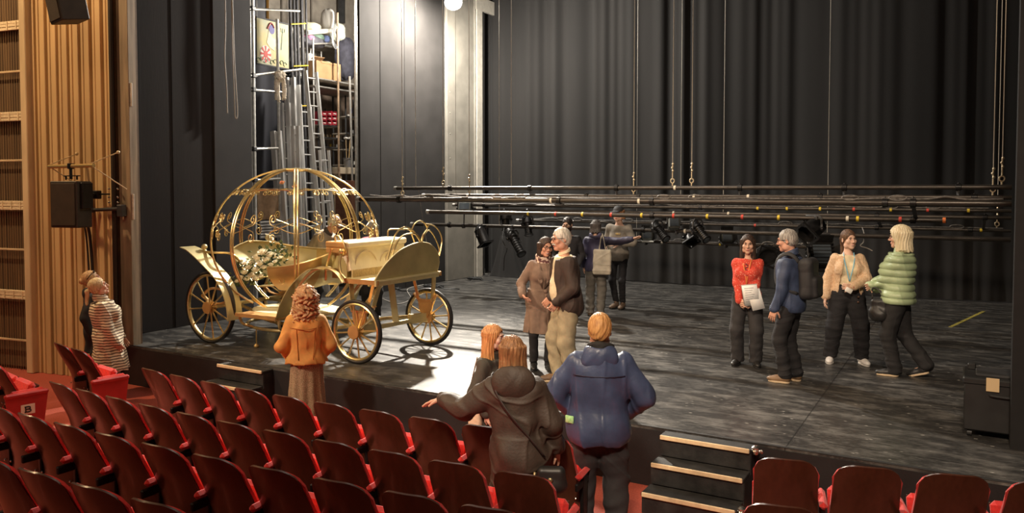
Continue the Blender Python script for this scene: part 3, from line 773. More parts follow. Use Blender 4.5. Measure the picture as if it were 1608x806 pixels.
def bow(u, v): return p+Vector((-.10+.24*u+.02*sin(v*6), .02*sin(u*9), .10-.2*u+.06*sin(pi*v)+.03*sin(u*7)))
m.grid(lambda u, v: p+Vector((-.12+.26*u, .06*(v-.5)+.03*sin(u*9), .06-.12*u+.05*cos(v*5)*(1-.5*u))), 14, 8, .02); m.ball(p+Vector((-.1, 0, .05)), .05, 8)
m.build('silk_bow', mat('cream_silk', (.85, .74, .46), .4, var=.1), car)
# ---------------------------------------------------------------- theatre seats
def veneer():
    m = mat('dark_veneer', (.060, .020, .011), .30, spec=.5); N, L, b = nodes_of(m)
    tc = N.new('ShaderNodeTexCoord'); mp = N.new('ShaderNodeMapping'); mp.inputs['Scale'].default_value = (14, 14, 1.2)
    w = N.new('ShaderNodeTexNoise'); w.inputs['Scale'].default_value = 3; w.inputs['Detail'].default_value = 6
    r = N.new('ShaderNodeValToRGB'); r.color_ramp.elements[0].color = (.040, .013, .008, 1); r.color_ramp.elements[1].color = (.080, .028, .014, 1)
    L.new(tc.outputs['Object'], mp.inputs[0]); L.new(mp.outputs[0], w.inputs['Vector']); L.new(w.outputs['Fac'], r.inputs[0]); L.new(r.outputs[0], b.inputs['Base Color'])
    b.inputs['Coat Weight'].default_value = .35; b.inputs['Coat Roughness'].default_value = .18
    return m
VEN = veneer()
REDF = mat('red_upholstery', (.58, .022, .018), .85, var=.15, scale=40, bump=.3, bscale=260, sheen=.2)
REDP = mat('red_end_panel', (.42, .022, .022), .5, var=.1)
def back_y(h):    # recline curve: h 0 at the bottom .. 1 at the top, backwards is -y
    return -.13*h - .06*h*h + .060*sin(pi*h) + .022*sin(2*pi*h)
SH, SW, BZ0 = .71, .226, .25
def shell_pt(u, v, off=0.0, kw=1.0):
    # u across -1..1, v 0..1 up; rounded upper corners
    w = SW*(1.0-.10*v)*kw
    x = u*w
    h = v*SH
    cr = .125
    top = SH - (cr-sqrt(max(0, cr*cr-max(0, abs(x)-(w-cr))**2)))*.75 - .012*(abs(u))**2
    h = v*top
    y = back_y(h/SH) + .055*u*u*(.6+.4*v) + off
    return (x, y, BZ0+h)
def make_seat():
    t = thing('theatre_seat', 'seat', 'seat')
    m = MB(); m.grid(lambda u, v: shell_pt(2*u-1, v), 20, 16, .013); m.build('backrest', VEN, t)
    m = MB(); m.grid(lambda u, v: shell_pt((2*u-1)*1.0, v*.985, .034+.030*max(0, sin(pi*v))**.5*(1-(2*u-1)**6), 1.012), 20, 14, -.020)
    m.build('back_cushion', REDF, t)
    # seat pan tipped up
    m = MB(); R = Matrix.Rotation(radians(72), 3, 'X'); m.box(Vector((0, .13, .50)), (.44, .40, .075), R, .03); m.build('seat_pan', REDF, t)
    m = MB(); m.box(Vector((0, .185, .49)), (.42, .36, .014), R, .006); m.build('pan_board', VEN, t)
    m = MB()
    m.box((.245, .10, .30), (.035, .10, .62), None, .006); m.box((.245, .10, .012), (.05, .26, .024), None, .006); m.box((.245, .07, .55), (.03, .30, .06), None, .008)
    m.build('stand', BLKMET, t)
    m = MB(); m.box((.245, .115, .615), (.055, .33, .05), None, .022); m.build('armrest', REDF, t)
    for (u, v) in ((-.90, .10), (-.90, .26), (.90, .10), (.90, .26)):
        m = MB(); p = Vector(shell_pt(u, v)); m.lathe([(.010, 0), (.010, .006), (.004, .011)], p+Vector((0, -.012, 0)), 8, (0, -1, 0)); m.build('bolt', CHROME, t)
    return t
seat0 = make_seat(); SEATZ = -.55
seat_used = [False]
def place_seat(x, y, rz, label, group, z=SEATZ):
    if not seat_used[0]:
        seat_used[0] = True; seat0.location = (x, y, z); seat0.rotation_euler = (0, 0, rz); seat0['label'] = label; seat0['group'] = group; return seat0
    return dup(seat0, (x, y, z), rz, label, group)
TOPZ = SEATZ+BZ0+SH
def seat_at(px, py, slope):
    """seat whose upper left back corner shows at this spot"""
    p = onz(px, py, TOPZ-.012)
    rz = math.atan(slope)
    lx, ly = -SW*.86, back_y(1)+.05
    return p.x-(lx*cos(rz)-ly*sin(rz)), p.y-(lx*sin(rz)+ly*cos(rz)), rz
def slope(x): return .05*(x+5.4)
def row(name, xs, y0, group):
    """xs: seat positions along the row; the rows curve gently round the stage"""
    for i, x in enumerate(xs):
        y = y0+.0248*(x+5.4)**2
        place_seat(x, y, math.atan(slope(x)), name(i), group)
def ramp_z(y): return -.55 + .105*max(0, 4.6-y)
m = MB()
ys = [4.62, 4.6, 3, 1, -4]
for a, b_ in zip(ys[1:-1], ys[2:]):
    m.prism([(-17, a, -.6), (-17, b_, -.6), (-17, b_, ramp_z(b_)), (-17, a, ramp_z(a)+.0005)], (22, 0, 0))
struct('floor_rake', m, CARPET)
PX = {'A': [(232, 575), (270, 585), (308, 596), (363, 608), (418, 617), (495, 632), (555, 641), (643, 655), (727, 665), (806, 675)],
      'AR': [(1190, 716), (1310, 727), (1455, 742), (1590, 757)],
      'B': [(84, 598), (120, 612), (152, 622), (205, 636), (257, 650), (315, 663), (388, 680), (470, 691), (555, 702), (665, 718), (765, 735)],
      'BR': [(1175, 785), (1315, 797)],
      'C': [(-28, 629), (0, 638), (27, 650), (75, 665), (127, 683), (193, 694), (265, 712), (350, 730), (443, 745), (550, 763), (660, 777)],
      'D': [(-45, 715), (20, 737), (100, 755), (190, 776), (290, 797)]}
Y0 = {'A': 5.09, 'AR': 5.12, 'B': 4.21, 'BR': 4.27, 'C': 3.41, 'D': 2.61}
RN = {'A': 'front row before the right steps', 'AR': 'front row past the right steps', 'B': 'second row before the right steps', 'BR': 'second row past the right steps', 'C': 'third row', 'D': 'fourth row'}
for k, pts in PX.items():
    got = []
    for (px, py) in pts:
        yy = Y0[k]
        for _ in range(3):
            tz = ramp_z(yy)+BZ0+SH-.012; p = onz(px, py, tz); x = p.x
            for _ in range(3):
                rz = math.atan(slope(x)); lx = -SW*.86; ly = back_y(1)+.05; x = p.x-(lx*cos(rz)-ly*sin(rz))
            yy = Y0[k]+.0248*(x+5.4)**2
        got.append(x)
    g1, g0 = np.polyfit(np.arange(len(got)), np.array(got), 1); g1 = max(g1, .477)
    mid = (len(got)-1)/2; gm = sum(got)/len(got)
    for i in range(len(got)):
        x = gm+g1*(i-mid); yy = Y0[k]+.0248*(x+5.4)**2+(.02*(x+5) if k == 'C' else 0)
        place_seat(x, yy, math.atan(slope(x)), 'dark veneer theatre seat, %s from the left in the %s' % (ORD[i], RN[k]), 'theatre seats in the '+RN[k], ramp_z(yy))
def glyph_B(m, c, ex, ez, w, h, nrm, th):
    """letter B from tubes on a plane"""
    P = lambda u, v: Vector(c)+Vector(ex)*(u*w)+Vector(ez)*(v*h)
    for path in ([(-.4, -.5), (-.4, .5)], [(-.6, .5), (.1, .5), (.38, .38), (.40, .18), (.15, .03), (-.4, .03)], [(-.6, -.5), (.15, -.5), (.48, -.36), (.48, -.12), (.15, .03)]):
        m.tube([P(*q) for q in path], th, 6)
def aisle_seat(x, y0, label, letter):
    y = y0+.0248*(x+5.4)**2; rz = math.atan(slope(x))
    s = place_seat(x, y, rz, label, 'theatre seats in the side block', ramp_z(y))
    R = Matrix.Rotation(rz, 3, 'Z')
    m = MB(); m.prism([(.272, -.11, .60), (.272, .30, .60), (.272, .25, .22), (.272, .21, .18), (.272, -.03, .18), (.272, -.07, .22)], (.022, 0, 0)); m.box((.283, .095, .60), (.06, .42, .05), None, .015)
    m.build('end_panel', REDP, s, world=False)
    m = MB(); m.box((.275, .12, .10), (.05, .14, .2), None, .01); m.build('end_foot', BLKMET, s, world=False)
    if letter:
        m = MB(); m.box((.297, .10, .44), (.004, .135, .105), None, .002); m.build('letter_plate', mat('white_plate', (.80, .72, .60), .5), s, world=False)
        m = MB(); glyph_B(m, (.300, .10, .44), (0, 1, 0), (0, 0, 1), .055, .055, None, .007); m.build('row_letter', BLACK, s, world=False)
pB = onz(40, 598, ramp_z(4.7)+.60); xb = pB.x-.27+.62
aisle_seat(xb, 4.25, 'aisle seat with a red end panel bearing the letter B', True)
for k in range(5):
    x = xb-.485*(k+1); y = 4.25+.0248*(x+5.4)**2
    place_seat(x, y, math.atan(slope(x)), 'seat with a round red armrest top, %s beyond the letter B aisle seat' % ORD[k], 'theatre seats in the side block', ramp_z(y))
pA = onz(170, 592, -.55+.60); xa = pA.x-.27+.12
aisle_seat(xa, 5.12, 'aisle seat with a plain red end panel beside the striped coat', False)
for k in range(1):
    x = xa-.485*(k+1); y = 5.12+.0248*(x+5.4)**2
    place_seat(x, y, math.atan(slope(x)), 'dark veneer seat by the batten wall, %s beyond the plain red end panel' % ORD[k], 'theatre seats in the side block', ramp_z(y))
# ---------------------------------------------------------------- storage bay off the left of the stage
DX = -14.7
m = MB(); m.box((DX-.1, 14.0, 4.6), (.2, 11, 9.3)); struct('wall_dock_back', m, CONC)
m = MB(); m.box((-12.9, 9.72, 4.6), (3.7, .1, 9.3)); struct('wall_dock_near', m, BLACK)
m = MB(); m.box((-13.0, 18.6, 4.6), (3.8, .1, 9.3)); struct('wall_dock_far', m, CONC)
DARKB = mat('dark_board', (.025, .026, .034), .7, var=.2)
def bx(name, x0, y0, x1, y1, X, dep, mtl, label, cat, group=None, bev=.006):
    """a box whose face toward the stage fills that rectangle on the plane X, going dep back"""
    a, b = onX(x0, y1, X), onX(x1, y0, X); m = MB()
    m.box((X-dep/2, (a.y+b.y)/2, (a.z+b.z)/2), (dep, b.y-a.y, b.z-a.z), None, bev)
    return tag(m.build(name, mtl), label, cat, group)
def pole(name, x0, y0, x1, y1, X, r, mtl, label, cat, X2=None, group=None, stand=False):
    a, b_ = onX(x0, y0, X), onX(x1, y1, X2 if X2 is not None else X)
    if stand: b_ = Vector((b_.x, b_.y, 0))
    m = MB(); m.tube([a, b_], r, 8); return tag(m.build(name, mtl), label, cat, group)
# black drape and a board hanging behind the scaffold
t = thing('backing_drape', 'black drape behind the scaffold tubes in the storage bay', 'curtain', (-13.2, 11.6, 0))
ya, yb = onX(392, 100, -13.3).y, onX(462, 100, -13.3).y; zt = onX(420, 96, -13.3).z
m = MB(); m.grid(lambda u, v: (-13.3+.04*sin(u*22), ya-.3+(yb-ya+.3)*u, .02+(zt)*v), 40, 4, .01); m.build('drape', mat('bay_drape', (.030, .031, .040), .85), t)
# scaffold
t = thing('scaffold', 'galvanised scaffold frame with clamps at the left of the storage bay', 'scaffold', (-12.2, 10.9, 0))
SXp = -12.2
m = MB(); p = onX(399, 200, SXp); m.tube([(SXp, p.y, .0), (SXp, p.y, 8.5)], .034, 10); m.build('upright', STEEL, t)
m = MB(); p2 = onX(393, 100, SXp-.3); m.tube([(SXp-.3, p2.y, .0), (SXp-.3, p2.y, 8.5)], .026, 8); m.build('upright', STEEL, t)
for (x0, y0, x1, y1) in ((388, 14, 470, 17), (392, 119, 474, 109), (394, 141, 442, 145), (398, 234, 436, 233), (404, 283, 440, 281)):
    m = MB(); a, b_ = onX(x0, y0, SXp), onX(x1, y1, SXp); m.tube([a, b_], .026, 8)
    m.build('ledger', STEEL, t)
    m = MB(); c = Vector((SXp, p.y, onX(399, y0, SXp).z)); m.box(c, (.09, .10, .09), None, .015); m.tube([c+Vector((.0, -.08, 0)), c+Vector((0, .1, 0))], .018, 6); m.build('clamp', DKGREY, t)
pole('pole', 435, 30, 440, 300, -12.35, .030, STEEL, 'upright pale pole just right of the scaffold, carrying the white furry prop', 'pole', stand=True)
pole('scaffold_pole', 558, -10, 559, 128, -12.0, .040, STEEL, 'bright upright tube at the right side of the storage bay', 'pole', stand=True)
pole('scaffold_pole', 549, 120, 556, 262, -12.6, .026, STEEL, 'grey upright tube in front of the paint shelves', 'pole', stand=True)
pole('scaffold_pole', 530, 20, 532, 268, -12.8, .026, mat('rusty_tube', (.42, .30, .20), .6, .4, var=.3), 'thin rusty upright tube left of the grey bucket', 'pole', stand=True)
pole('drain_pipe', 536, -20, 536, 36, DX+.2, .10, DKGREY, 'thick dark drain pipe at the top of the bay wall', 'pipe')
for i, x in enumerate((443, 466, 489)):
    pole('wall_conduit', x, -20, x+1, 100, DX+.06, .018, mat('conduit_grey', (.22, .19, .16), .6), ['thin conduit on the bay wall behind the painted sign', 'thin conduit on the bay wall behind the black poles', 'thin conduit on the bay wall right of the black poles'][i], 'pipe')
# framed picture and painted sign
t = thing('picture_frame', 'dark picture with an orange frame above the painted sign', 'picture', onX(408, 12, -12.9))
a, b_ = onX(394, 27, -12.9), onX(419, -14, -12.9)
m = MB(); m.box((-12.9, (a.y+b_.y)/2, (a.z+b_.z)/2), (.02, b_.y-a.y, b_.z-a.z)); m.build('canvas', DARKB, t)
m = MB()
for q in (((a.y, a.z), (b_.y, a.z)), ((b_.y, a.z), (b_.y, b_.z)), ((b_.y, b_.z), (a.y, b_.z)), ((a.y, b_.z), (a.y, a.z))): m.bar((-12.88, *q[0]), (-12.88, *q[1]), .05, .05)
m.build('frame', mat('orange_wood', (.60, .34, .08), .5), t)
sg = thing('painted_sign', 'hanging painted sign with a helmeted figure and a red and white round emblem', 'sign', onX(428, 70, -12.55))
XS = -12.55
a, b_ = onX(402, 100, XS), onX(453, 39, XS); syc, szc = (a.y+b_.y)/2, (a.z+b_.z)/2; sw, sh = b_.y-a.y, b_.z-a.z
m = MB(); m.box((XS, syc, szc), (.03, sw, sh), None, .004); m.build('board', mat('sign_yellow', (.66, .54, .22), .6, col2=(.42, .45, .32), scale=2.2), sg)
m = MB()
for q in (((a.y, a.z), (b_.y, a.z)), ((b_.y, a.z), (b_.y, b_.z)), ((b_.y, b_.z), (a.y, b_.z)), ((a.y, b_.z), (a.y, a.z))): m.bar((XS+.01, *q[0]), (XS+.01, *q[1]), .025, .03)
m.build('frame', DARKB, sg)
def sp(u, v, o=.017): return Vector((XS+o, a.y+sw*u, a.z+sh*v))
def disc(u, v, ru, rv, o, n=20): return [sp(u+ru*cos(2*pi*k/n), v+rv*sin(2*pi*k/n), o) for k in range(n)]
m = MB(); m.prism(disc(.27, .24, .17, .19, .017), (.003, 0, 0)); m.build('round_emblem', mat('sign_white', (.78, .74, .66), .6), sg)
m = MB()
for k in range(8):
    t0 = 2*pi*k/8; m.prism([sp(.27, .24, .021), sp(.27+.16*cos(t0-.17), .24+.18*sin(t0-.17), .021), sp(.27+.16*cos(t0+.17), .24+.18*sin(t0+.17), .021)], (.003, 0, 0))
m.prism(disc(.27, .24, .06, .07, .021), (.004, 0, 0)); m.build('emblem_rays', mat('sign_red', (.62, .06, .05), .6), sg)
m = MB(); m.prism([sp(*q) for q in ((.36, .72), (.40, .84), (.46, .66), (.50, .62), (.62, .60), (.60, .46), (.52, .42), (.56, .34), (.40, .40), (.30, .50), (.34, .62))][::-1], (.003, 0, 0)); m.build('figure', mat('sign_cream', (.82, .74, .50), .6), sg)
m = MB(); m.prism(disc(.46, .80, .085, .10, .019), (.003, 0, 0)); m.build('helmet', mat('sign_blue', (.10, .09, .32), .6), sg)
m = MB(); m.tube([sp(.33+.2*q, .80+.14*sin(pi*q*.9), .022) for q in np.linspace(0, 1, 8)], .014, 5); m.build('crest', mat('sign_crimson', (.45, .07, .09), .6), sg)
m = MB(); m.tube([sp(.74, .40), sp(.80, .88)], .006, 5); m.tube([sp(.74, .88), sp(.75, .80), sp(.85, .80), sp(.86, .88)], .006, 5); m.build('trident', mat('sign_teal', (.10, .24, .26), .6), sg)
m = MB()
for k in range(9):
    u0 = .06+.1*k; m.tube([sp(u0+.05*cos(q), .09+.03*(k % 2)+.045*sin(q)) for q in np.linspace(0, 4.4, 9)], .008, 5)
m.build('waves', mat('sign_green', (.12, .20, .13), .6), sg)
m = MB(); m.tube([sp(.03, 1.0), sp(.03, 1.5)], .008, 5); m.tube([sp(.97, 1.0), sp(.97, 1.6)], .008, 5); m.build('hanging_chain', STEEL, sg)
t = thing('dust_sheet', 'crumpled white sheet bundled between sign and black poles', 'sheet', onX(460, 75, -13.2))
a, b_ = onX(453, 118, -13.2), onX(470, 44, -13.2)
m = MB(); m.grid(lambda u, v: (-13.2+.10*sin(u*9+v*5)+.05*sin(v*17+u*3), a.y+(b_.y-a.y)*u+.05*sin(v*11), a.z+(b_.z-a.z)*v), 24, 30, .03); m.build('sheet', mat('white_sheet', (.70, .68, .64), .8, bump=.2, bscale=20), t)
# furry prop
t = thing('furry_prop', 'white furry costume prop with two hanging legs on the pale pole', 'costume', onX(441, 125, -12.2))
def furry(path, r, seed):
    m = MB(); S = spline(path, 8); rr = random.Random(seed)
    m.tube(S, [r*(.85+.3*rr.random()) for _ in S], 9)
    for p in S:
        for k in range(9):
            d = Vector((rr.gauss(.3, 1), rr.gauss(0, 1), rr.gauss(-.8, .8))).normalized(); m.tube([p+d*r*.6, p+d*r*1.25+Vector((0, 0, -.02))], [.012, .002], 4)
    return m
FUR = mat('off_white_fur', (.78, .70, .58), .9, var=.2, scale=20)
furry([onX(436, 114, -12.2), onX(439, 121, -12.15), onX(443, 116, -12.2)], .085, 1).build('body', FUR, t)
furry([onX(436, 118, -12.2), onX(435, 136, -12.2), onX(436, 157, -12.2)], .055, 2).build('leg', FUR, t)
furry([onX(443, 120, -12.2), onX(446, 135, -12.2), onX(446, 154, -12.2)], .045, 3).build('leg', FUR, t)

# ladders
def ladder(label, p0, p1, width, n, mtl=ALU, wdir=Vector((0, 1, 0)), group='aluminium ladders in the storage bay', st=(.03, .075)):
    t = thing('ladder', label, 'ladder', p0, group=group); p0 = Vector(p0); p1 = Vector(p1)
    wd = wdir.normalized()*width/2
    for s in (-1, 1):
        m = MB(); m.bar(p0+wd*s, p1+wd*s, *st, up=(1, 0, .2)); m.build('stile', mtl, t)
    for k in range(n):
        q = (k+.5)/n; c = p0.lerp(p1, q); m = MB(); m.tube([c-wd, c+wd], .016, 6); m.build('rung', mtl, t)
    return t
def lad_px(label, xb, yb, xt, yt, X0, X1, w, n, **k):
    return ladder(label, onX(xb, yb, X0), onX(xt, yt, X1), w, n, **k)
EDGE = Vector((1, .25, 0)).normalized()
def flo(x, X): p = onX(x, 300, X); return Vector((X, p.y, .0))
for lab, xf, xt, yt, Xf, Xt, w, n, wd, st in (
    ('aluminium ladder leaning at the left of the stack, lowest top of them', 449, 433, 206, -12.3, -12.7, .14, 11, EDGE, (.05, .13)),
    ('aluminium ladder on edge, second from the left of the stack', 456, 447, 162, -12.35, -12.75, .16, 12, EDGE, (.05, .11)),
    ('aluminium ladder on edge with the tallest top in the middle of the stack', 464, 455, 122, -12.35, -12.75, .16, 13, EDGE, (.05, .11)),
    ('aluminium ladder on edge beside the black poles', 472, 463, 134, -12.35, -12.75, .16, 13, EDGE, (.05, .11)),
    ('short aluminium ladder on edge at the front of the stack', 468, 464, 198, -12.0, -12.25, .12, 10, EDGE, (.05, .09)),
    ('wide aluminium ladder facing the stage with its rungs in view', 492, 478, 165, -12.4, -12.8, .27, 13, Vector((.1, 1, 0)), (.05, .10)),
    ('slim aluminium ladder leaning far over at the right of the stack', 519, 488, 112, -12.05, -12.35, .28, 16, Vector((.15, 1, 0)), (.03, .09)),
    ('small step ladder frame at the foot of the leaning slim ladder', 522, 509, 236, -11.75, -12.0, .24, 7, Vector((.15, 1, 0)), (.03, .06))):
    ladder(lab, flo(xf, Xf), onX(xt, yt, Xt), w, n, wdir=wd, st=st)
# bundle of dark poles
for k, (lab, x0, x1, r) in enumerate((('dark pole at the left edge of the tied bundle', 455, 467, .034), ('dark pole second in the tied bundle', 461, 472, .030), ('dark pole in the middle of the tied bundle', 466, 477, .034), ('thick black pole fourth in the tied bundle', 473, 483, .042), ('slim black pole at the right edge of the tied bundle', 480, 489, .024))):
    top, foot = onX(x0, -8, -13.0), onX(x1, 300, -12.95); foot = Vector((-12.95, foot.y, 0)); m = MB(); m.tube([top, foot], r, 8)
    tag(m.build('dark_pole', mat('dark_pole', (.05, .05, .055), .5, var=.3)), lab, 'pole', 'bundle of dark poles in the storage bay')
m = MB(); 
for (x, y) in ((468, 38), (472, 104), (476, 167)):
    m.tube([onX(x-11, y, -12.9), onX(x+12, y-1, -12.9)], .014, 5)
tag(m.build('yellow_strap', mat('yellow_strap', (.65, .48, .05), .6)), 'yellow straps round the bundle of dark poles', 'strap')
# shelf decks with their tubes
def deck(y, x0, x1, X, dep, lab, mtl=STEEL, th=.05):
    a, b_ = onX(x0, y, X), onX(x1, y, X); t = thing('storage_shelf', lab, 'shelf', (X-dep/2, (a.y+b_.y)/2, a.z))
    m = MB(); m.box((X-dep/2, (a.y+b_.y)/2, (a.z+b_.z)/2-th/2), (dep, b_.y-a.y, th), None, .006); m.build('board', mat('shelf_board', (.34, .30, .25), .7, var=.2), t)
    m = MB(); m.tube([onX(x0, y+1, X+.03), onX(x1, y-2, X+.03)], .024, 8); m.build('front_tube', mtl, t)
    return t
RZ_ = {}
def rack(lab, x0, x1, X, dep, ys, top, mtl, th=.03):
    t = thing('storage_rack', lab, 'shelf', (X-dep/2, (onX(x0, 200, X).y+onX(x1, 200, X).y)/2, 0))
    ya, yb = onX(x0, 200, X).y, onX(x1, 200, X).y
    for y in ys:
        z = onX((x0+x1)/2, y, X).z; RZ_[y] = z
        m = MB(); m.box((X-dep/2, (ya+yb)/2, z-th/2), (dep, yb-ya, th), None, .004); o = m.build('shelf_board', mat('shelf_board', (.34, .30, .25), .7, var=.2), t)
        m = MB(); m.tube([(X+.02, ya, z-th/2), (X+.02, yb, z-th/2)], .020, 6); m.build('front_rail', mtl, t)
    for xx in (X-.02, X-dep+.02):
        for yy in (ya+.02, yb-.02):
            m = MB(); m.tube([(xx, yy, 0), (xx, yy, onX(x0, top, X).z)], .022, 6); m.build('post', mtl, t)
    return t
rack('tall tube rack in the bay with a high deck and a short top shelf', 493, 578, -12.9, .9, (128, 140), 60, STEEL, .05)
rack('short upper rack in the bay holding folded cloth', 489, 533, -13.85, .6, (70,), 40, STEEL, .05)
rack('dark shelf rack beside the ladders with red bins', 500, 533, -13.2, .45, (197, 216, 231, 262), 165, DKGREY)
rack('dark shelf rack at the right of the bay with blue cups', 543, 576, -13.3, .45, (184, 210, 235, 259), 150, DKGREY)
t = thing('timber_bench', 'pale timber beam bench under the grey bucket', 'bench', (-12.9, 13.9, 0))
a, b_ = onX(534, 273, -12.85), onX(572, 264, -12.85); PT = mat('pale_timber', (.62, .52, .38), .7, var=.15)
m = MB(); m.box((-12.98, (a.y+b_.y)/2, (a.z+b_.z)/2), (.26, b_.y-a.y, b_.z-a.z), None, .006); m.build('beam', PT, t)
for yy in (a.y+.06, b_.y-.06):
    m = MB(); m.box((-12.98, yy, a.z/2), (.2, .06, a.z)); m.build('leg', PT, t)
bx('back_panel', 484, 140, 580, 360, -14.3, .05, mat('brown_bay_board', (.16, .115, .085), .8, var=.2), 'brown board wall behind the paint shelves', 'board')
# things on the shelves
t = thing('cardboard_box', 'brown cardboard box on the high shelf deck', 'box', onX(515, 98, -13.0))
a, b_ = onX(497, 99, -13.0), onX(535, 79, -13.0); _dz = RZ_[128]+.006-a.z; a.z += _dz; b_.z += _dz
CARD = mat('cardboard', (.46, .28, .14), .8, var=.1, scale=5)
m = MB(); m.box((-13.2, (a.y+b_.y)/2, (a.z+b_.z)/2), (.4, b_.y-a.y, b_.z-a.z), None, .006); m.build('carton', CARD, t)
m = MB(); m.bar((-13.0, a.y, b_.z), (-12.9, a.y-.02, b_.z+.05), .3, .008); m.box((-12.995, (a.y+b_.y)/2, b_.z-.03), (.01, .5, .04)); m.build('flap', CARD, t)
def soft(name, x0, y0, x1, y1, X, mtl, lab, cat, seed, group=None):
    a, b_ = onX(x0, y1, X), onX(x1, y0, X); c = (a+b_)/2; m = MB(); rr = random.Random(seed); ph = [rr.uniform(0, 6) for _ in range(6)]
    ry, rz = (b_.y-a.y)/2, (b_.z-a.z)/2
    def fn(u, v):
        th, p = 2*pi*u, pi*(v-.5); k = 1+.10*sin(3*th+ph[0])*cos(p)+.06*sin(7*th+ph[1]+4*p)
        sg_ = lambda q, e: math.copysign(abs(q)**e, q)
        return (X-.2+.2*k*sg_(cos(p), .6)*cos(th), c.y+ry*k*sg_(cos(p), .6)*sin(th), c.z+rz*sg_(sin(p), .7)*(1+.05*sin(5*th+ph[2])))
    m.grid(fn, 24, 12); return tag(m.build(name, mtl), lab, cat, group)
cl = [(485, 60, 516, 70, (.10, .10, .12), 'dark folded cloth at the bottom of the top shelf pile'), (484, 55, 498, 63, (.55, .25, .40), 'pink folded cloth on the top shelf'), (497, 54, 514, 62, (.18, .28, .22), 'green folded cloth on the top shelf'),
      (512, 56, 522, 66, (.12, .16, .32), 'navy folded cloth at the right of the top shelf'), (484, 38, 512, 47, (.72, .68, .48), 'cream cloth bundle above the white roll'), (530, 38, 548, 60, (.66, .70, .62), 'pale green sack at the top right of the bay'),
      (488, 84, 498, 102, (.80, .78, .74), 'white sack left of the cardboard box'), (494, 106, 520, 116, (.52, .40, .40), 'pinkish striped bundle under the cardboard box'), (497, 114, 522, 124, (.48, .42, .44), 'mauve bundle lying lowest on the high deck'),
      (506, 98, 530, 108, (.66, .64, .48), 'pale printed bundle directly below the cardboard box'), (520, 112, 538, 123, (.40, .38, .35), 'grey bundle at the right of the high deck'), (540, 62, 566, 122, (.05, .05, .07), 'big black bag hanging at the right of the high deck')]
for k, (x0, y0, x1, y1, c, lab) in enumerate(cl): soft('cloth_bundle' if k < 11 else 'black_bag', x0, y0, x1, y1, -13.05-.02*k % .3, mat('cloth_%d' % k, c, .85, var=.25, scale=9), lab, 'cloth' if k < 11 else 'bag', k)
pole('fabric_roll', 482, 51, 524, 48, -13.0, .055, mat('white_roll', (.80, .77, .66), .7), 'long white roll lying across the top shelf', 'roll')
pole('black_roll', 511, 16, 515, 48, -13.3, .06, DARKB, 'short black roll standing on the top shelf', 'roll', -13.4)
soft('white_plume', 521, 14, 529, 44, -13.0, mat('white_plume', (.8, .79, .76), .8), 'tall white plume beside the black roll', 'plume', 33)
m = MB(); cc = onX(526, 59, -12.85)
for k in range(6):
    rr_ = .10+.018*k; m.tube([cc+Vector((.012*k, rr_*.62*cos(q)-.01*k, rr_*1.45*sin(q))) for q in np.linspace(0, 2*pi, 25)[:-1]], .008, 5, closed=True)
tag(m.build('wire_coil', mat('grey_wire', (.32, .33, .35), .5, .5)), 'coil of grey wire hanging from the top shelf', 'wire')
pole('loose_tube', 492, 69, 522, 68, -12.95, .018, STEEL, 'thin tube lying along the front of the top shelf', 'tube')
REDB = mat('red_bin', (.42, .03, .05), .5); ri = 0
for r_ in range(3):
    for c_ in range(3):
        x0, y0 = 506+8*c_, 175+7.2*r_
        t = thing('storage_bin', 'small red storage bin, %s of its row in the %s row' % (['left', 'middle', 'right'][c_], ['top', 'middle', 'bottom'][r_]), 'bin', onX(x0+3.5, y0+6.5, -13.2), group='red storage bins')
        a, b_ = onX(x0, y0+6.4, -13.2), onX(x0+7.2, y0, -13.2); h = b_.z-a.z; w = b_.y-a.y; cy = (a.y+b_.y)/2
        m = MB(); m.box((-13.35, cy, a.z+.006), (.28, w, .012)); m.box((-13.35, a.y+.005, a.z+h/2), (.28, .01, h)); m.box((-13.35, b_.y-.005, a.z+h/2), (.28, .01, h)); m.box((-13.485, cy, a.z+h/2), (.01, w, h)); m.box((-13.21, cy, a.z+h*.3), (.012, w, h*.6)); m.build('tray', REDB, t)
        m = MB(); m.box((-13.198, cy, a.z+h*.42), (.008, w*.5, h*.22)); m.build('label_card', mat('white_card', (.75, .72, .66), .6), t)
def jar(x, yb, w, h, X, col, lab, kind, group):
    p = onX(x, yb, X); p.z = RZ_.get(yb, p.z)+.001; s = w/95.; m = MB(); r = s/2; H_ = h/95.
    if kind == 'jar': m.lathe([(r*.9, 0), (r, .01), (r, H_*.72), (r*.75, H_*.8), (r*.8, H_*.82), (r*.8, H_), (.001, H_)], p, 12)
    elif kind == 'bottle': m.lathe([(r*.95, 0), (r, .01), (r, H_*.55), (r*.35, H_*.75), (r*.35, H_), (.001, H_)], p, 12)
    else: m.lathe([(r, 0), (r*1.03, .006), (r, .012), (r, H_-.012), (r*1.03, H_-.006), (r, H_), (r*.9, H_-.008), (.001, H_-.008)], p, 12)
    tag(m.build(kind, mat('pot_%d_%d_%d' % tuple(int(q*20) for q in col), col, .4)), lab, kind, group)
side_w = ['left end', 'second place', 'third place', 'fourth place', 'right end']
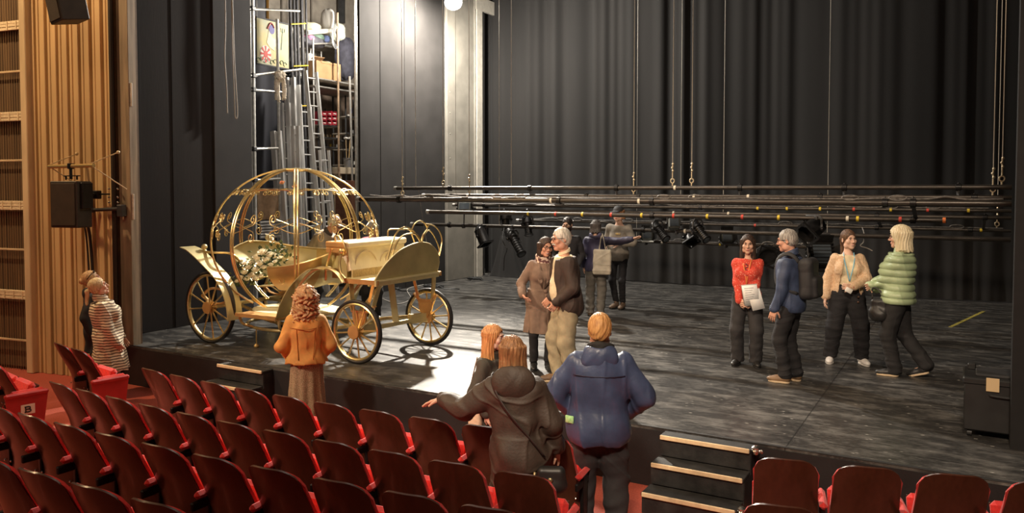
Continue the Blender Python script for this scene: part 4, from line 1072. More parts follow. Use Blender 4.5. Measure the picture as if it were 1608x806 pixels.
for yb, cols, kind, grp, xs in ((216, [(.55, .38, .2), (.6, .5, .4), (.35, .22, .1), (.5, .33, .15), (.62, .52, .4)], 'jar', 'jars below the red bins', (509, 514, 519, 524, 529)), (231, [(.5, .5, .46), (.12, .12, .12), (.7, .5, .06), (.45, .4, .3), (.2, .2, .2)], 'tin', 'tins beside the ladder', (508, 513, 519, 524, 529)),
        (210, [(.10, .10, .10), (.05, .2, .12), (.7, .68, .62), (.6, .6, .55)], 'tin', 'tins on the second right hand shelf', (554, 559, 564, 569)), (235, [(.72, .7, .6), (.2, .35, .3), (.7, .68, .62), (.15, .3, .3)], 'bottle', 'bottles on the third right hand shelf', (553, 559, 564, 569)), (259, [(.75, .72, .66), (.6, .12, .1), (.75, .72, .66), (.55, .5, .45)], 'tin', 'cans on the lowest right hand shelf', (557, 561, 565, 569))):
    for k, x in enumerate(xs): jar(x, yb, 4.6, 12 if kind == 'bottle' else 9, -13.45, cols[k], 'small %s at the %s of the row %s' % (kind, side_w[k] if k < len(xs)-1 else 'right end', {'jars below the red bins': 'on the shelf below the red bins', 'tins beside the ladder': 'on the shelf beside the ladder foot', 'tins on the second right hand shelf': 'on the second right hand shelf', 'bottles on the third right hand shelf': 'on the third right hand shelf', 'cans on the lowest right hand shelf': 'on the lowest right hand shelf'}[grp]), kind, grp)
for k, (x, n, lab) in enumerate(((551, 4, 'short stack of blue cups on the right hand shelf'), (559, 6, 'tall stack of blue cups on the right hand shelf'), (565, 6, 'blue cup stack nearest the dark flat'))):
    p = onX(x, 178, -13.4); m = MB()
    for j in range(n): m.lathe([(.028, 0), (.038, .05), (.034, .05), (.026, .004), (.001, .004)], p+Vector((0, 0, .028*j)), 12)
    tag(m.build('blue_cups', mat('blue_plastic', (.06, .10, .45), .4)), lab, 'cups', 'blue cups on the shelf')
for k, (x, lab) in enumerate(((547, 'white pot left of the blue cups'), (565, 'white pot under the blue cups'))): jar(x, 184, 6, 5, -13.38, (.72, .7, .65), lab, 'tin', 'white pots')
t = thing('bucket', 'grey bucket full of hammers standing on the timber beam', 'bucket', onX(546, 262, -12.95)); p = onX(546, 263, -12.95)
m = MB(); m.lathe([(.085, 0), (.088, .01), (.115, .21), (.12, .215), (.12, .225), (.108, .222), (.09, .05), (.001, .045)], p, 18); m.build('pail', mat('grey_plastic', (.22, .22, .23), .5), t)
m = MB(); m.tube([p+Vector((.122*cos(q), .122*sin(q), .215-.09*sin(q*.5)**2)) for q in np.linspace(-pi/2, pi/2, 14)], .005, 5); m.build('bail', STEEL, t)
for k, (xt, yt, dxx, lab) in enumerate(((543, 217, -.03, 'white headed mallet on the left in the grey bucket'), (550, 217, .03, 'white headed mallet on the right in the grey bucket'), (537, 222, -.06, 'dark handled tool leaning left in the grey bucket'))):
    h = onX(xt, yt, -12.95); t = thing('mallet', lab, 'tool', h, group='tools in the grey bucket'); m = MB(); m.tube([p+Vector((0, dxx, .06)), h], .009, 6); m.build('handle', WOOD if k < 2 else DKGREY, t)
    m = MB(); m.tube([h+Vector((0, -.045, .0)), h+Vector((0, .045, 0))], .028, 10); m.build('head', mat('white_rubber', (.8, .78, .74), .5) if k < 2 else DKGREY, t)
# things low in the bay, seen through the carriage cage
bx('brown_board', 405, 296, 440, 346, -12.5, .06, mat('brown_ply', (.34, .22, .13), .7, var=.2), 'brown board standing behind the carriage cage', 'board')
for k in range(6):
    y = 348+4.6*k; pole('timber_offcut', 408, y+2, 440, y, -12.3, .028, mat('grey_timber', (.32, .31, .30), .7, var=.3), 'grey timber offcut, %s from the top of the pile behind the cage' % ORD[k], 'timber', group='pile of grey timber offcuts')
bx('wooden_cabinet', 543, 284, 570, 440, -12.3, .3, mat('red_brown_wood', (.22, .10, .065), .5, var=.25, stretch=(1, 6, 1)), 'red brown wooden panel low at the right of the bay', 'cabinet')
# ---------------------------------------------------------------- flown pipes low over the stage
PIPE = mat('black_pipe', (.060, .052, .045), .36, .55, var=.35, scale=30, stretch=(.2, 3, 3))
TAPE = {'w': mat('tape_white', (.75, .70, .58), .6), 'y': mat('tape_yellow', (.70, .52, .04), .6), 'r': mat('tape_red', (.60, .06, .04), .6), 'o': mat('tape_orange', (.75, .20, .05), .6)}
PIPES = {}
def batten(key, left, right_x, Y, r, label, tapes=(), cable=None, ends=True, nodes=()):
    a = onY(left[0], left[1], Y); d = _ray(right_x, HOR); xr = (CAM+d*(Y/d.y)).x
    z = a.z; PIPES[key] = (Y, z, a.x, xr, r)
    t = thing('lighting_batten', label, 'pipe', ((a.x+xr)/2, Y, z), group=None)
    m = MB(); m.tube([(a.x, Y, z), (xr, Y, z)], r, 12); m.build('pipe', PIPE, t)
    if ends:
        m = MB(); m.lathe([(r*.6, -.012), (r*1.15, -.01), (r*1.15, .05), (r*.9, .055)], (a.x, Y, z), 12, (1, 0, 0)); m.build('end_cap', STEEL, t)
    for x, c in tapes:
        xx = onY(x, left[1], Y).x; m = MB(); m.lathe([(r*1.02, -.018), (r*1.10, -.016), (r*1.10, .016), (r*1.02, .018)], (xx, Y, z), 12, (1, 0, 0), cap=False); m.build('tape_ring', TAPE[c], t)
    for x in nodes:
        xx = onY(x, left[1], Y).x; m = MB(); m.lathe([(r*1.05, -.035), (r*1.45, -.03), (r*1.45, .03), (r*1.05, .035)], (xx, Y, z), 12, (1, 0, 0)); m.ball((xx, Y, z+r*1.4), r*.5, 8); m.build('coupling', BLKMET, t)
    if cable:
        rr = random.Random(cable); pts = []; x = a.x+.3
        while x < xr:
            pts.append((x, Y-r*.5+rr.uniform(-.01, .01), z+r+.006+rr.choice((0, 0, 0, .0, .035))*rr.random())); x += rr.uniform(.16, .4)
        m = MB(); m.tube(spline(pts, 3), .010, 5)
        for k in range(7):
            x = rr.uniform(a.x+1, xr-.5); m.tube([(x+.10*cos(q), Y-.02, z+r+.03*sin(q)+.02) for q in np.linspace(0, 2*pi, 13)[:-1]], .009, 5, closed=True)
        m.build('taped_cable', mat('dusty_cable', (.13, .12, .11), .6, var=.4, scale=30), t)
    return t
batten('A', (620, 296), 1589, 12.0, .034, 'topmost flown pipe across the stage', [(1060, 'w'), (706, 'w')], nodes=(707, 832, 968, 1162, 1326, 1505))
batten('B', (664, 307), 1589, 12.0, .030, 'second flown pipe from the top, tied to the topmost one', [(1090, 'w'), (1175, 'w'), (735, 'w')], nodes=(921, 1003, 1288, 1530))
batten('C', (562, 313), 1589, 10.9, .042, 'thickest flown pipe, reaching furthest left behind the carriage cage', [(1004, 'w'), (628, 'w'), (866, 'w')], cable=11, nodes=(627, 878, 1024, 1434, 1390))
batten('D', (671, 333), 1487, 11.6, .034, 'short flown pipe with red and yellow tape ending in an orange tip', [(1008, 'y'), (1058, 'r'), (1111, 'y'), (1166, 'r'), (1223, 'y'), (1283, 'r'), (1347, 'y'), (1414, 'r'), (1483, 'o'), (830, 'y'), (873, 'r'), (915, 'y'), (960, 'r'), (1331, 'w')], nodes=(1024, 1434))
batten('F', (712, 322), 1589, 14.2, .030, 'cable wrapped flown pipe behind the short taped one', [(1190, 'y'), (1236, 'y'), (1288, 'y'), (1341, 'r'), (1399, 'y'), (1457, 'r'), (1521, 'y')], cable=5, nodes=(760, 1100))
batten('G', (740, 330), 1589, 14.2, .032, 'plain flown pipe below the cable wrapped one', [(1144, 'w'), (1058, 'w')], nodes=(745, 1377, 1547))
batten('E', (646, 352), 1589, 13.9, .038, 'lowest long flown pipe carrying most of the lamps', [(1076, 'w')], nodes=(706, 1010))
batten('H', (812, 346), 1589, 15.0, .028, 'thin cable wrapped flown pipe near the black drape', [(1186, 'r'), (1541, 'y')], cable=9, nodes=(1524, 1377))
batten('I', (984, 379), 1318, 14.6, .026, 'low white flecked pipe behind the people with floodlights under it', [(1131, 'y'), (1285, 'o'), (1040, 'w')], cable=21)
def px_of(key, x):   # point on a pipe that shows at picture column x
    Y, z, x0, x1, r = PIPES[key]; d = _ray(x, HOR); return Vector(((CAM+d*(Y/d.y)).x, Y, z))
# rods tying the pipes in pairs
TIE = {('A', 832): 'tie bar between the top two pipes above the woman in the taupe coat', ('A', 968): 'tie bar between the top two pipes above the man in the cap', ('A', 1162): 'tie bar between the top two pipes above the woman in red', ('A', 1326): 'tie bar between the top two pipes above the cardigan woman', ('A', 1505): 'rightmost tie bar between the top two pipes', ('C', 1434): 'tie bar from the thickest pipe to the short taped pipe', ('G', 1377): 'tie bar between two lower pipes above the blonde in green', ('G', 1547): 'tie bar between two lower pipes by the right black leg'}
for k1, k2, xs in (('A', 'B', (832, 968, 1162, 1326, 1505)), ('C', 'D', (1434,)), ('G', 'H', (1377, 1547))):
    for x in xs:
        a, b_ = px_of(k1, x), px_of(k2, x); m = MB(); m.bar(a-Vector((0, 0, .02)), Vector((a.x, b_.y, b_.z+.02)), .045, .02)
        tag(m.build('tie_bar', DKGREY), TIE[(k1, x)], 'bar', 'tie bars between the pipes')
# suspension wires
def wire(key, x, label, rig=True, xt=None, r=.0065):
    p = px_of(key, x) if key else onY(x, 300, 16.5); top = Vector((p.x+(xt or 0), p.y, 9.2))
    t = thing('suspension_wire', label, 'wire', p, group='wires holding the flown pipes'); R_ = PIPES[key][4] if key else 0
    q = p+Vector((0, 0, R_)); m = MB(); m.tube([q+Vector((0, 0, .34 if rig else 0)), top], r, 5); m.build('wire_rope', WIREM, t)
    if rig:
        m = MB()
        for k, zz in enumerate((.34, .28, .23)): m.ball(q+Vector((.006*(-1)**k, 0, zz)), .020, 7)
        m.tube([q+Vector((0, 0, .34)), q+Vector((0, 0, .10))], .010, 6)
        m.tube([q+Vector((.030*cos(s), 0, .075+.035*sin(s))) for s in np.linspace(0, 2*pi, 13)[:-1]], .010, 6, closed=True); m.tube([q+Vector((0, 0, .045)), q], .012, 6)
        m.build('turnbuckle', mat('brass_grey', (.60, .50, .34), .4, .8), t)
    return t
wire('C', 632, 'wire at the far left holding the thickest pipe above the carriage bench'); wire('A', 653, 'thin wire just right of the leftmost one', False)
wire('A', 696, 'wire holding the topmost pipe in front of the left edge of the grey pier'); wire('B', 737, 'wire in front of the middle of the grey pier'); wire('F', 716, 'thin wire in front of the grey pier left of its middle', False, r=.005)
wire('E', 784, 'thin wire in front of the corner drape', False); wire('A', 803, 'thin wire above the moustached man at the left drape folds', False); wire('B', 995, 'wire with turnbuckle above the man in the cap')
wire('A', 1056, 'wire with turnbuckle right of the man in the cap'); wire('F', 1069, 'thin wire between the two turnbuckles in the middle', False, r=.005); wire('A', 1086, 'wire with turnbuckle left of the woman in red'); wire('G', 1136, 'thin wire left above the woman in red', False)
wire('B', 1559, 'wire with turnbuckle near the right black leg'); wire('A', 1573, 'wire with turnbuckle closest to the right black leg'); wire('H', 1567, 'long wire down to the thin pipe by the right black leg', True)
wire('I', 1000, 'thin wire down to the low pipe right of the man in the cap', False, r=.004); wire('I', 1300, 'thin wire down to the low pipe behind the cardigan woman', False, r=.004)
# lamps hanging from the pipes
def axis(dx, dy, tow=.3): return (_rt*dx - Vector((0, 0, 1))*dy - Vector((_fw.x, _fw.y, 0))*tow).normalized()
def clamp_to(t, key, x, c):
    p = px_of(key, x); m = MB(); m.box(p+Vector((0, 0, -.01)), (.05, .09, .10), None, .012); m.tube([p-Vector((0, 0, .05)), c+Vector((0, 0, .03))] if (p-c).length > .08 else [p, p-Vector((0, 0, .1))], .014, 6)
    m.build('hook_clamp', DKGREY, t)
def yoke(t, c, d, w, l, mtl):
    s = d.cross(Vector((0, 0, 1))).normalized()*w; m = MB(); up = Vector((0, 0, l))
    m.tube([c+s, c+s*1.02+up*.7, c+s*.7+up, c-s*.7+up, c-s*1.02+up*.7, c-s], .012, 6, flat=1.6); m.build('yoke', mtl, t)
    for q in (s, -s): m = MB(); m.lathe([(.03, 0), (.034, .02), (.02, .035)], c+q, 10, q); m.build('tilt_knob', BLKMET, t)
def par(key, x, cpx, Y, d, L, r, label):
    c = onY(*cpx, Y); t = thing('par_can', label, 'stage light', c, group='stage lights on the pipes')
    m = MB(); m.lathe([(r*.35, -L*.62), (r*.6, -L*.58), (r*.75, -L*.5), (r, -L*.4), (r, L*.4), (r*1.02, L*.42), (r*1.02, L*.5), (r*.9, L*.5), (r*.88, L*.1), (.001, L*.05)], c, 20, d); m.build('can', BLKMET, t)
    R = Vector((0, 0, 1)).rotation_difference(d).to_matrix(); m = MB()
    for a in range(4): m.box(c+d*(L*.52)+R @ Vector((r*1.05*cos(a*pi/2), r*1.05*sin(a*pi/2), 0)), (.03 if a % 2 == 0 else r*2.3, r*2.3 if a % 2 == 0 else .03, .03), R)
    m.build('gel_frame', BLKMET, t)
    yoke(t, c, d, r*1.1, L*.6, DKGREY); clamp_to(t, key, x, c+Vector((0, 0, L*.6))); return t
def profile(key, x, p0, p1, Y, r, label, tow=0.0):
    a, b_ = onY(*p0, Y), onY(*p1, Y); b_ = b_ + Vector((0, -tow, 0)); d = (b_-a).normalized(); L = (b_-a).length; c = a+d*L*.35
    t = thing('profile_spot', label, 'stage light', c, group='stage lights on the pipes')
    m = MB(); m.lathe([(r*.5, 0), (r*1.1, .02), (r*1.25, L*.18), (r*1.25, L*.34), (r*.95, L*.38), (r*.95, L*.40)], a, 14, d); m.build('lamp_house', BLKMET, t)
    m = MB(); pr = []
    for k in range(6): pr += [(r*.95, L*(.40+.09*k)), (r*.95, L*(.45+.09*k)), (r*.86, L*(.455+.09*k)), (r*.86, L*(.485+.09*k))]
    m.lathe(pr+[(r*1.05, L*.95), (r*1.15, L*.96), (r*1.15, L), (r*.8, L), (.001, L*.97)], a, 14, d); m.build('barrel', BLKMET, t)
    m = MB(); s = d.cross(Vector((0, 0, 1))).normalized()
    for q in (-1, 1):
        for f in (.42, .50): m.box(a+d*(L*f)+s*q*r*1.3, (.05, .05, .012)); 
    m.build('shutter_tab', DKGREY, t)
    m = MB(); m.lathe([(r*.7, 0), (r*.78, .004), (.001, .012)], b_, 14, d); m.build('lens', mat('lens_glass', (.05, .06, .07), .08, spec=.8), t)
    yoke(t, c, d, r*1.35, .16, DKGREY); clamp_to(t, key, x, c+Vector((0, 0, .16))); return t
def flood(key, x, cpx, Y, w, h, label, col=None, barn=True, ribs=False):
    c = onY(*cpx, Y); t = thing('floodlight_box', label, 'stage light', c, group='stage lights on the pipes'); G_ = col or mat('grey_green_metal', (.15, .155, .14), .45, .4, var=.15)
    R = Matrix.Rotation(radians(25), 3, 'Z') @ Matrix.Rotation(radians(-25), 3, 'X')
    m = MB(); m.box(c, (w, w*.8, h), R, .02)
    if ribs:
        for k in range(7): m.box(c+R @ Vector((0, 0, h*(-.42+.14*k))), (w*1.08, w*.88, h*.05), R, .005)
    m.build('housing', G_, t)
    m = MB(); m.box(c+R @ Vector((0, -w*.42, -.0)), (w*.8, .01, h*.75), R, .004); m.build('glass', mat('lens_glass', (.05, .06, .07), .08, spec=.8), t)
    if barn:
        m = MB()
        m.box(c+R @ Vector((0, -w*.45, -h*.62)), (w*1.1, .16, .010), R @ Matrix.Rotation(radians(35), 3, 'X')); m.build('barn_door', mat('pale_barn', (.42, .42, .38), .5, .3) if barn == 2 else BLKMET, t)
        m = MB(); m.box(c+R @ Vector((0, -w*.45, h*.60)), (w*1.1, .14, .010), R @ Matrix.Rotation(radians(-35), 3, 'X')); m.build('barn_door', BLKMET, t)
        for q in (-1, 1):
            m = MB(); m.box(c+R @ Vector((q*w*.62, -w*.5, -h*.1)), (.010, .14, h*.8), R @ Matrix.Rotation(radians(30*q), 3, 'Z')); m.build('barn_door', BLKMET, t)
    yoke(t, c, (R @ Vector((0, -1, 0))).normalized(), w*.56, h*.85, DKGREY); clamp_to(t, key, x, c+Vector((0, 0, h*.85))); return t
par('E', 752, (757, 371), 13.75, axis(.40, .9, .35), .36, .115, 'big black can lamp hanging above the left of the stage near the pier')
profile('G', 793, (793, 336), (797, 362), 14.1, .085, 'short black lamp pointing straight down, left of the long tilted one', .05)
profile('E', 805, (798, 362), (829, 398), 13.7, .085, 'long black profile lamp tilted down to the right above the brown coated woman', .25)
profile('G', 829, (827, 342), (835, 369), 14.0, .080, 'small black lamp to the right of the long tilted one', .12)
flood('I', 1015, (1016, 371), 14.45, .20, .22, 'grey floodlight with a pale lower flap, right of the man in the cap', barn=2)
profile('E', 1030, (1026, 352), (1052, 375), 13.7, .075, 'black profile lamp tilted right above the grey floodlight', .2)
profile('E', 1088, (1088, 350), (1115, 376), 13.7, .075, 'black profile lamp tilted right, left of the woman in red', .2)
flood('E', 1063, (1058, 352), 13.8, .20, .20, 'grey floodlight box between the two tilted profile lamps', barn=False)
par('I', 1085, (1084, 373), 14.4, axis(.1, .7, .7), .22, .11, 'black round lamp on the low pipe between the tilted profiles')
flood('I', 1141, (1141, 374), 14.45, .20, .22, 'grey floodlight with black flaps beside the head of the woman in red')
par('D', 1283, (1276, 359), 11.6, axis(-.80, .55, .45), .30, .135, 'big black can lamp tilted down left behind the man with the rucksack')
flood('I', 1272, (1288, 404), 13.2, .34, .42, 'large ribbed black floodlight low down behind the rucksack', BLKMET, True, True)
par('I', 1205, (1205, 400), 14.3, axis(-.2, .3, .9), .22, .16, 'round black lamp with a big yoke left of the man with the rucksack')
flood('E', 728, (730, 327), 13.8, .26, .20, 'grey lamp box on the lowest long pipe at the left', barn=False)
# loose cables
def cable(label, pts, r=.009, mtl=CABLE, name='loose_cable'):
    m = MB(); m.tube(spline(pts, 7), r, 5); return tag(m.build(name, mtl), label, 'cable')
cable('black cable looping from the long tilted lamp', [px_of('E', 792), onY(789, 375, 13.5), onY(793, 386, 13.5), onY(796, 392, 13.5), onY(792, 405, 13.6), onY(791, 425, 13.7)])
cable('pale cable dangling beside the head of the cardigan woman', [px_of('H', 1355), onY(1357, 368, 14.0), onY(1356, 380, 14.0), onY(1351, 386, 14.0), onY(1362, 390, 14.0), onY(1370, 394, 14.0)], .008, GREYC)
cable('thin wires hanging under the left pipes near the bench', [px_of('A', 657), onY(664, 345, 12.6), onY(668, 368, 13.0), onY(672, 400, 13.0)], .005, GREYC)
def coil(label, px, n, rx, seed):
    c = onz(*px); rr = random.Random(seed); pts = []
    for k in range(n*14):
        q = 2*pi*k/14; w = rr.uniform(.7, 1.1); pts.append(c+Vector((rx*w*cos(q), rx*.7*w*sin(q), .014+.012*(k/14))))
    pts += [c+Vector((rx*1.6, -.1, .012)), c+Vector((rx*2.4, .05, .012)), c+Vector((rx*3.0, 0, .012))]
    cable(label, pts, .010, name='cable_coil')
coil('black cable coil on the stage floor below the pier', (746, 440), 4, .20, 1)
coil('black cable coil on the stage floor behind the carriage front', (680, 452), 4, .24, 2)
coil('loose cable coil on the stage floor under the carriage bench', (612, 455), 4, .26, 3)
cable('grey cable trailing on the stage floor beneath the driver bench', [onz(600, 470)+Vector((0, 0, .01)), onz(625, 478)+Vector((0, 0, .01)), onz(645, 470)+Vector((0, 0, .01)), onz(640, 455)+Vector((0, 0, .01)), onz(665, 448)+Vector((0, 0, .01))], .010, GREYC)
# equipment by the pier
EQ = mat('dark_equipment', (.025, .025, .025), .5, var=.3)
t = thing('equipment_rack', 'dark equipment trolley on the stage behind the carriage front', 'equipment', onz(712, 424))
p = onz(713, 426); m = MB(); m.box(p+Vector((0, 0, .22)), (.45, .35, .40), None, .02); m.build('cabinet', EQ, t)
m = MB(); m.tube(spline([p+Vector((-.2, -.1, .4)), p+Vector((-.2, -.1, .62)), p+Vector((.2, -.1, .62)), p+Vector((.2, -.1, .4))], 5), .015, 6); m.build('handle', EQ, t)
for q in (-.16, .16):
    m = MB(); m.lathe([(.012, -.015), (.035, -.014), (.035, .014), (.012, .015)], p+Vector((q, -.16, .035)), 12, (1, 0, 0)); m.build('castor', CABLE, t)
t = thing('stage_weight', 'small metal stand on the floor by the pier', 'stand', onz(757, 430)); p = onz(757, 431)
m = MB(); m.box(p+Vector((0, 0, .012)), (.26, .20, .02), None, .006); m.tube([p+Vector((.08, 0, .02)), p+Vector((.08, 0, .16))], .012, 6); m.build('base', STEEL, t)
t = thing('drape_bundle', 'bundle of black drape gathered on the floor behind the brown coated woman', 'drape', onz(795, 436)); p = onz(797, 434)
m = MB(); m.grid(lambda u, v: p+Vector(((.50-.32*v)*cos(2*pi*u)*(1+.10*sin(7*2*pi*u)), (.28-.16*v)*sin(2*pi*u)*(1+.10*sin(7*2*pi*u)), .005+1.05*v**1.3)), 56, 10); m.build('drape', VELVET, t)
# ---------------------------------------------------------------- people: smooth implicit bodies turned into meshes
f32 = np.float32
def V3(*a): return np.array(a, dtype=f32)
def nrm(p): return np.sqrt(np.einsum('ij,ij->i', p, p))
def cap(p, a, b, r1, r2=None):
    a = np.asarray(a, f32); b = np.asarray(b, f32); r2 = r1 if r2 is None else r2
    pa = p-a; ba = b-a; h = np.clip(pa @ ba/max(1e-9, float(ba @ ba)), 0, 1)
    return nrm(pa-h[:, None]*ba)-(r1+(r2-r1)*h)
def ell(p, c, r, R=None):
    q = p-np.asarray(c, f32)
    if R is not None: q = q @ R
    r = np.asarray(r, f32); k0 = nrm(q/r); k1 = nrm(q/(r*r))
    return k0*(k0-1)/np.maximum(k1, 1e-6)
def rbox(p, c, h, r, R=None):
    q = p-np.asarray(c, f32)
    if R is not None: q = q @ R
    q = np.abs(q)-(np.asarray(h, f32)-r)
    return nrm(np.maximum(q, 0))+np.minimum(q.max(1), 0)-r
def smin(a, b, k):
    h = np.clip(.5+.5*(b-a)/k, 0, 1); return b+(a-b)*h-k*h*(1-h)
def smax(a, b, k): return -smin(-a, -b, k)
def RX(t): c, s = cos(t), sin(t); return np.array([[1, 0, 0], [0, c, -s], [0, s, c]], f32)
def RY(t): c, s = cos(t), sin(t); return np.array([[c, 0, s], [0, 1, 0], [-s, 0, c]], f32)
def RZ(t): c, s = cos(t), sin(t); return np.array([[c, -s, 0], [s, c, 0], [0, 0, 1]], f32)
def unit(v): v = np.asarray(v, f32); return v/max(1e-9, float(np.linalg.norm(v)))
def wrinkle(p, seed, amp, freq=22., ax=(1, 1, .7)):
    r = np.random.RandomState(seed); q = p*np.asarray(ax, f32)*freq; out = 0
    w = np.sin(q @ r.normal(size=3).astype(f32)*.5+r.uniform(0, 6))*1.4
    for k in range(4):
        d = r.normal(size=3); d[2] *= 1.5; d = (d/np.linalg.norm(d)).astype(f32)
        out = out+np.sin(q @ d*(1+.35*k)+w+r.uniform(0, 6))*(.5, .3, .25, .2)[k]
    d = r.normal(size=3); d = (d/np.linalg.norm(d)).astype(f32)
    out = out*1.15-.55*np.exp(-(np.sin(q @ d*.8+1.3*w+r.uniform(0, 6))*3.2)**2)
    return amp*out
def sdf_mesh(f, lo, hi, h):
    B = 6; lo = np.asarray(lo, f32); hi = np.asarray(hi, f32)
    nb = np.ceil((hi-lo)/h/B).astype(int)+1; n = nb*B
    g = np.stack(np.meshgrid(*[np.arange(k) for k in nb], indexing='ij'), -1).reshape(-1, 3)
    ctr = lo+(g*B+(B-1)/2).astype(f32)*h; dc = f(ctr.astype(f32))
    keep = np.abs(dc) < h*B*.87*1.35+.012
    D = np.where(dc < 0, f32(-1), f32(1)).reshape(*nb)
    D = np.repeat(np.repeat(np.repeat(D, B, 0), B, 1), B, 2).astype(f32)
    k = g[keep]
    off = np.stack(np.meshgrid(*[np.arange(B)]*3, indexing='ij'), -1).reshape(-1, 3)
    idx = (k[:, None, :]*B+off[None]).reshape(-1, 3)
    val = np.empty(len(idx), f32)
    for s in range(0, len(idx), 400000):
        val[s:s+400000] = f(lo+idx[s:s+400000].astype(f32)*h)
    D[idx[:, 0], idx[:, 1], idx[:, 2]] = val
    for ax in range(3):   # closed at the borders
        sl = [slice(None)]*3
        for e in (0, -1): sl[ax] = e; D[tuple(sl)] = 1
    s = D < 0
    c = np.zeros(tuple(np.array(D.shape)-1), np.int8)
    cor = [(i, j, l) for i in (0, 1) for j in (0, 1) for l in (0, 1)]
    N0, N1, N2 = D.shape
    for (i, j, l) in cor: c += s[i:N0-1+i, j:N1-1+j, l:N2-1+l]
    act = (c > 0) & (c < 8); ci = np.argwhere(act)
    vid = np.full(act.shape, -1, np.int32); vid[act] = np.arange(len(ci))
    cv = np.stack([D[ci[:, 0]+i, ci[:, 1]+j, ci[:, 2]+l] for (i, j, l) in cor], 1); cc = np.array(cor, f32)
    acc = np.zeros((len(ci), 3), f32); cnt = np.zeros(len(ci), f32)
    for a in range(8):
        for b in range(a+1, 8):
            if np.abs(cc[a]-cc[b]).sum() != 1: continue
            va, vb = cv[:, a], cv[:, b]; x = (va < 0) != (vb < 0)
            t = np.where(x, va/np.where(x, va-vb, 1), 0); pt = cc[a]+(cc[b]-cc[a])*t[:, None]
            acc[x] += pt[x]; cnt[x] += 1
    verts = lo+h*(ci+acc/np.maximum(cnt, 1)[:, None])
    F = []
    e = np.argwhere(s[:-1, 1:-1, 1:-1] != s[1:, 1:-1, 1:-1])+[0, 1, 1]; i, j, l = e.T
    q = np.stack([vid[i, j-1, l-1], vid[i, j, l-1], vid[i, j, l], vid[i, j-1, l]], 1); fl = ~s[i, j, l]; q[fl] = q[fl][:, ::-1]; F.append(q)
    e = np.argwhere(s[1:-1, :-1, 1:-1] != s[1:-1, 1:, 1:-1])+[1, 0, 1]; i, j, l = e.T
    q = np.stack([vid[i-1, j, l-1], vid[i-1, j, l], vid[i, j, l], vid[i, j, l-1]], 1); fl = ~s[i, j, l]; q[fl] = q[fl][:, ::-1]; F.append(q)
    e = np.argwhere(s[1:-1, 1:-1, :-1] != s[1:-1, 1:-1, 1:])+[1, 1, 0]; i, j, l = e.T
    q = np.stack([vid[i-1, j-1, l], vid[i, j-1, l], vid[i, j, l], vid[i-1, j, l]], 1); fl = ~s[i, j, l]; q[fl] = q[fl][:, ::-1]; F.append(q)
    return verts.astype(f32), np.concatenate(F).astype(np.int32)

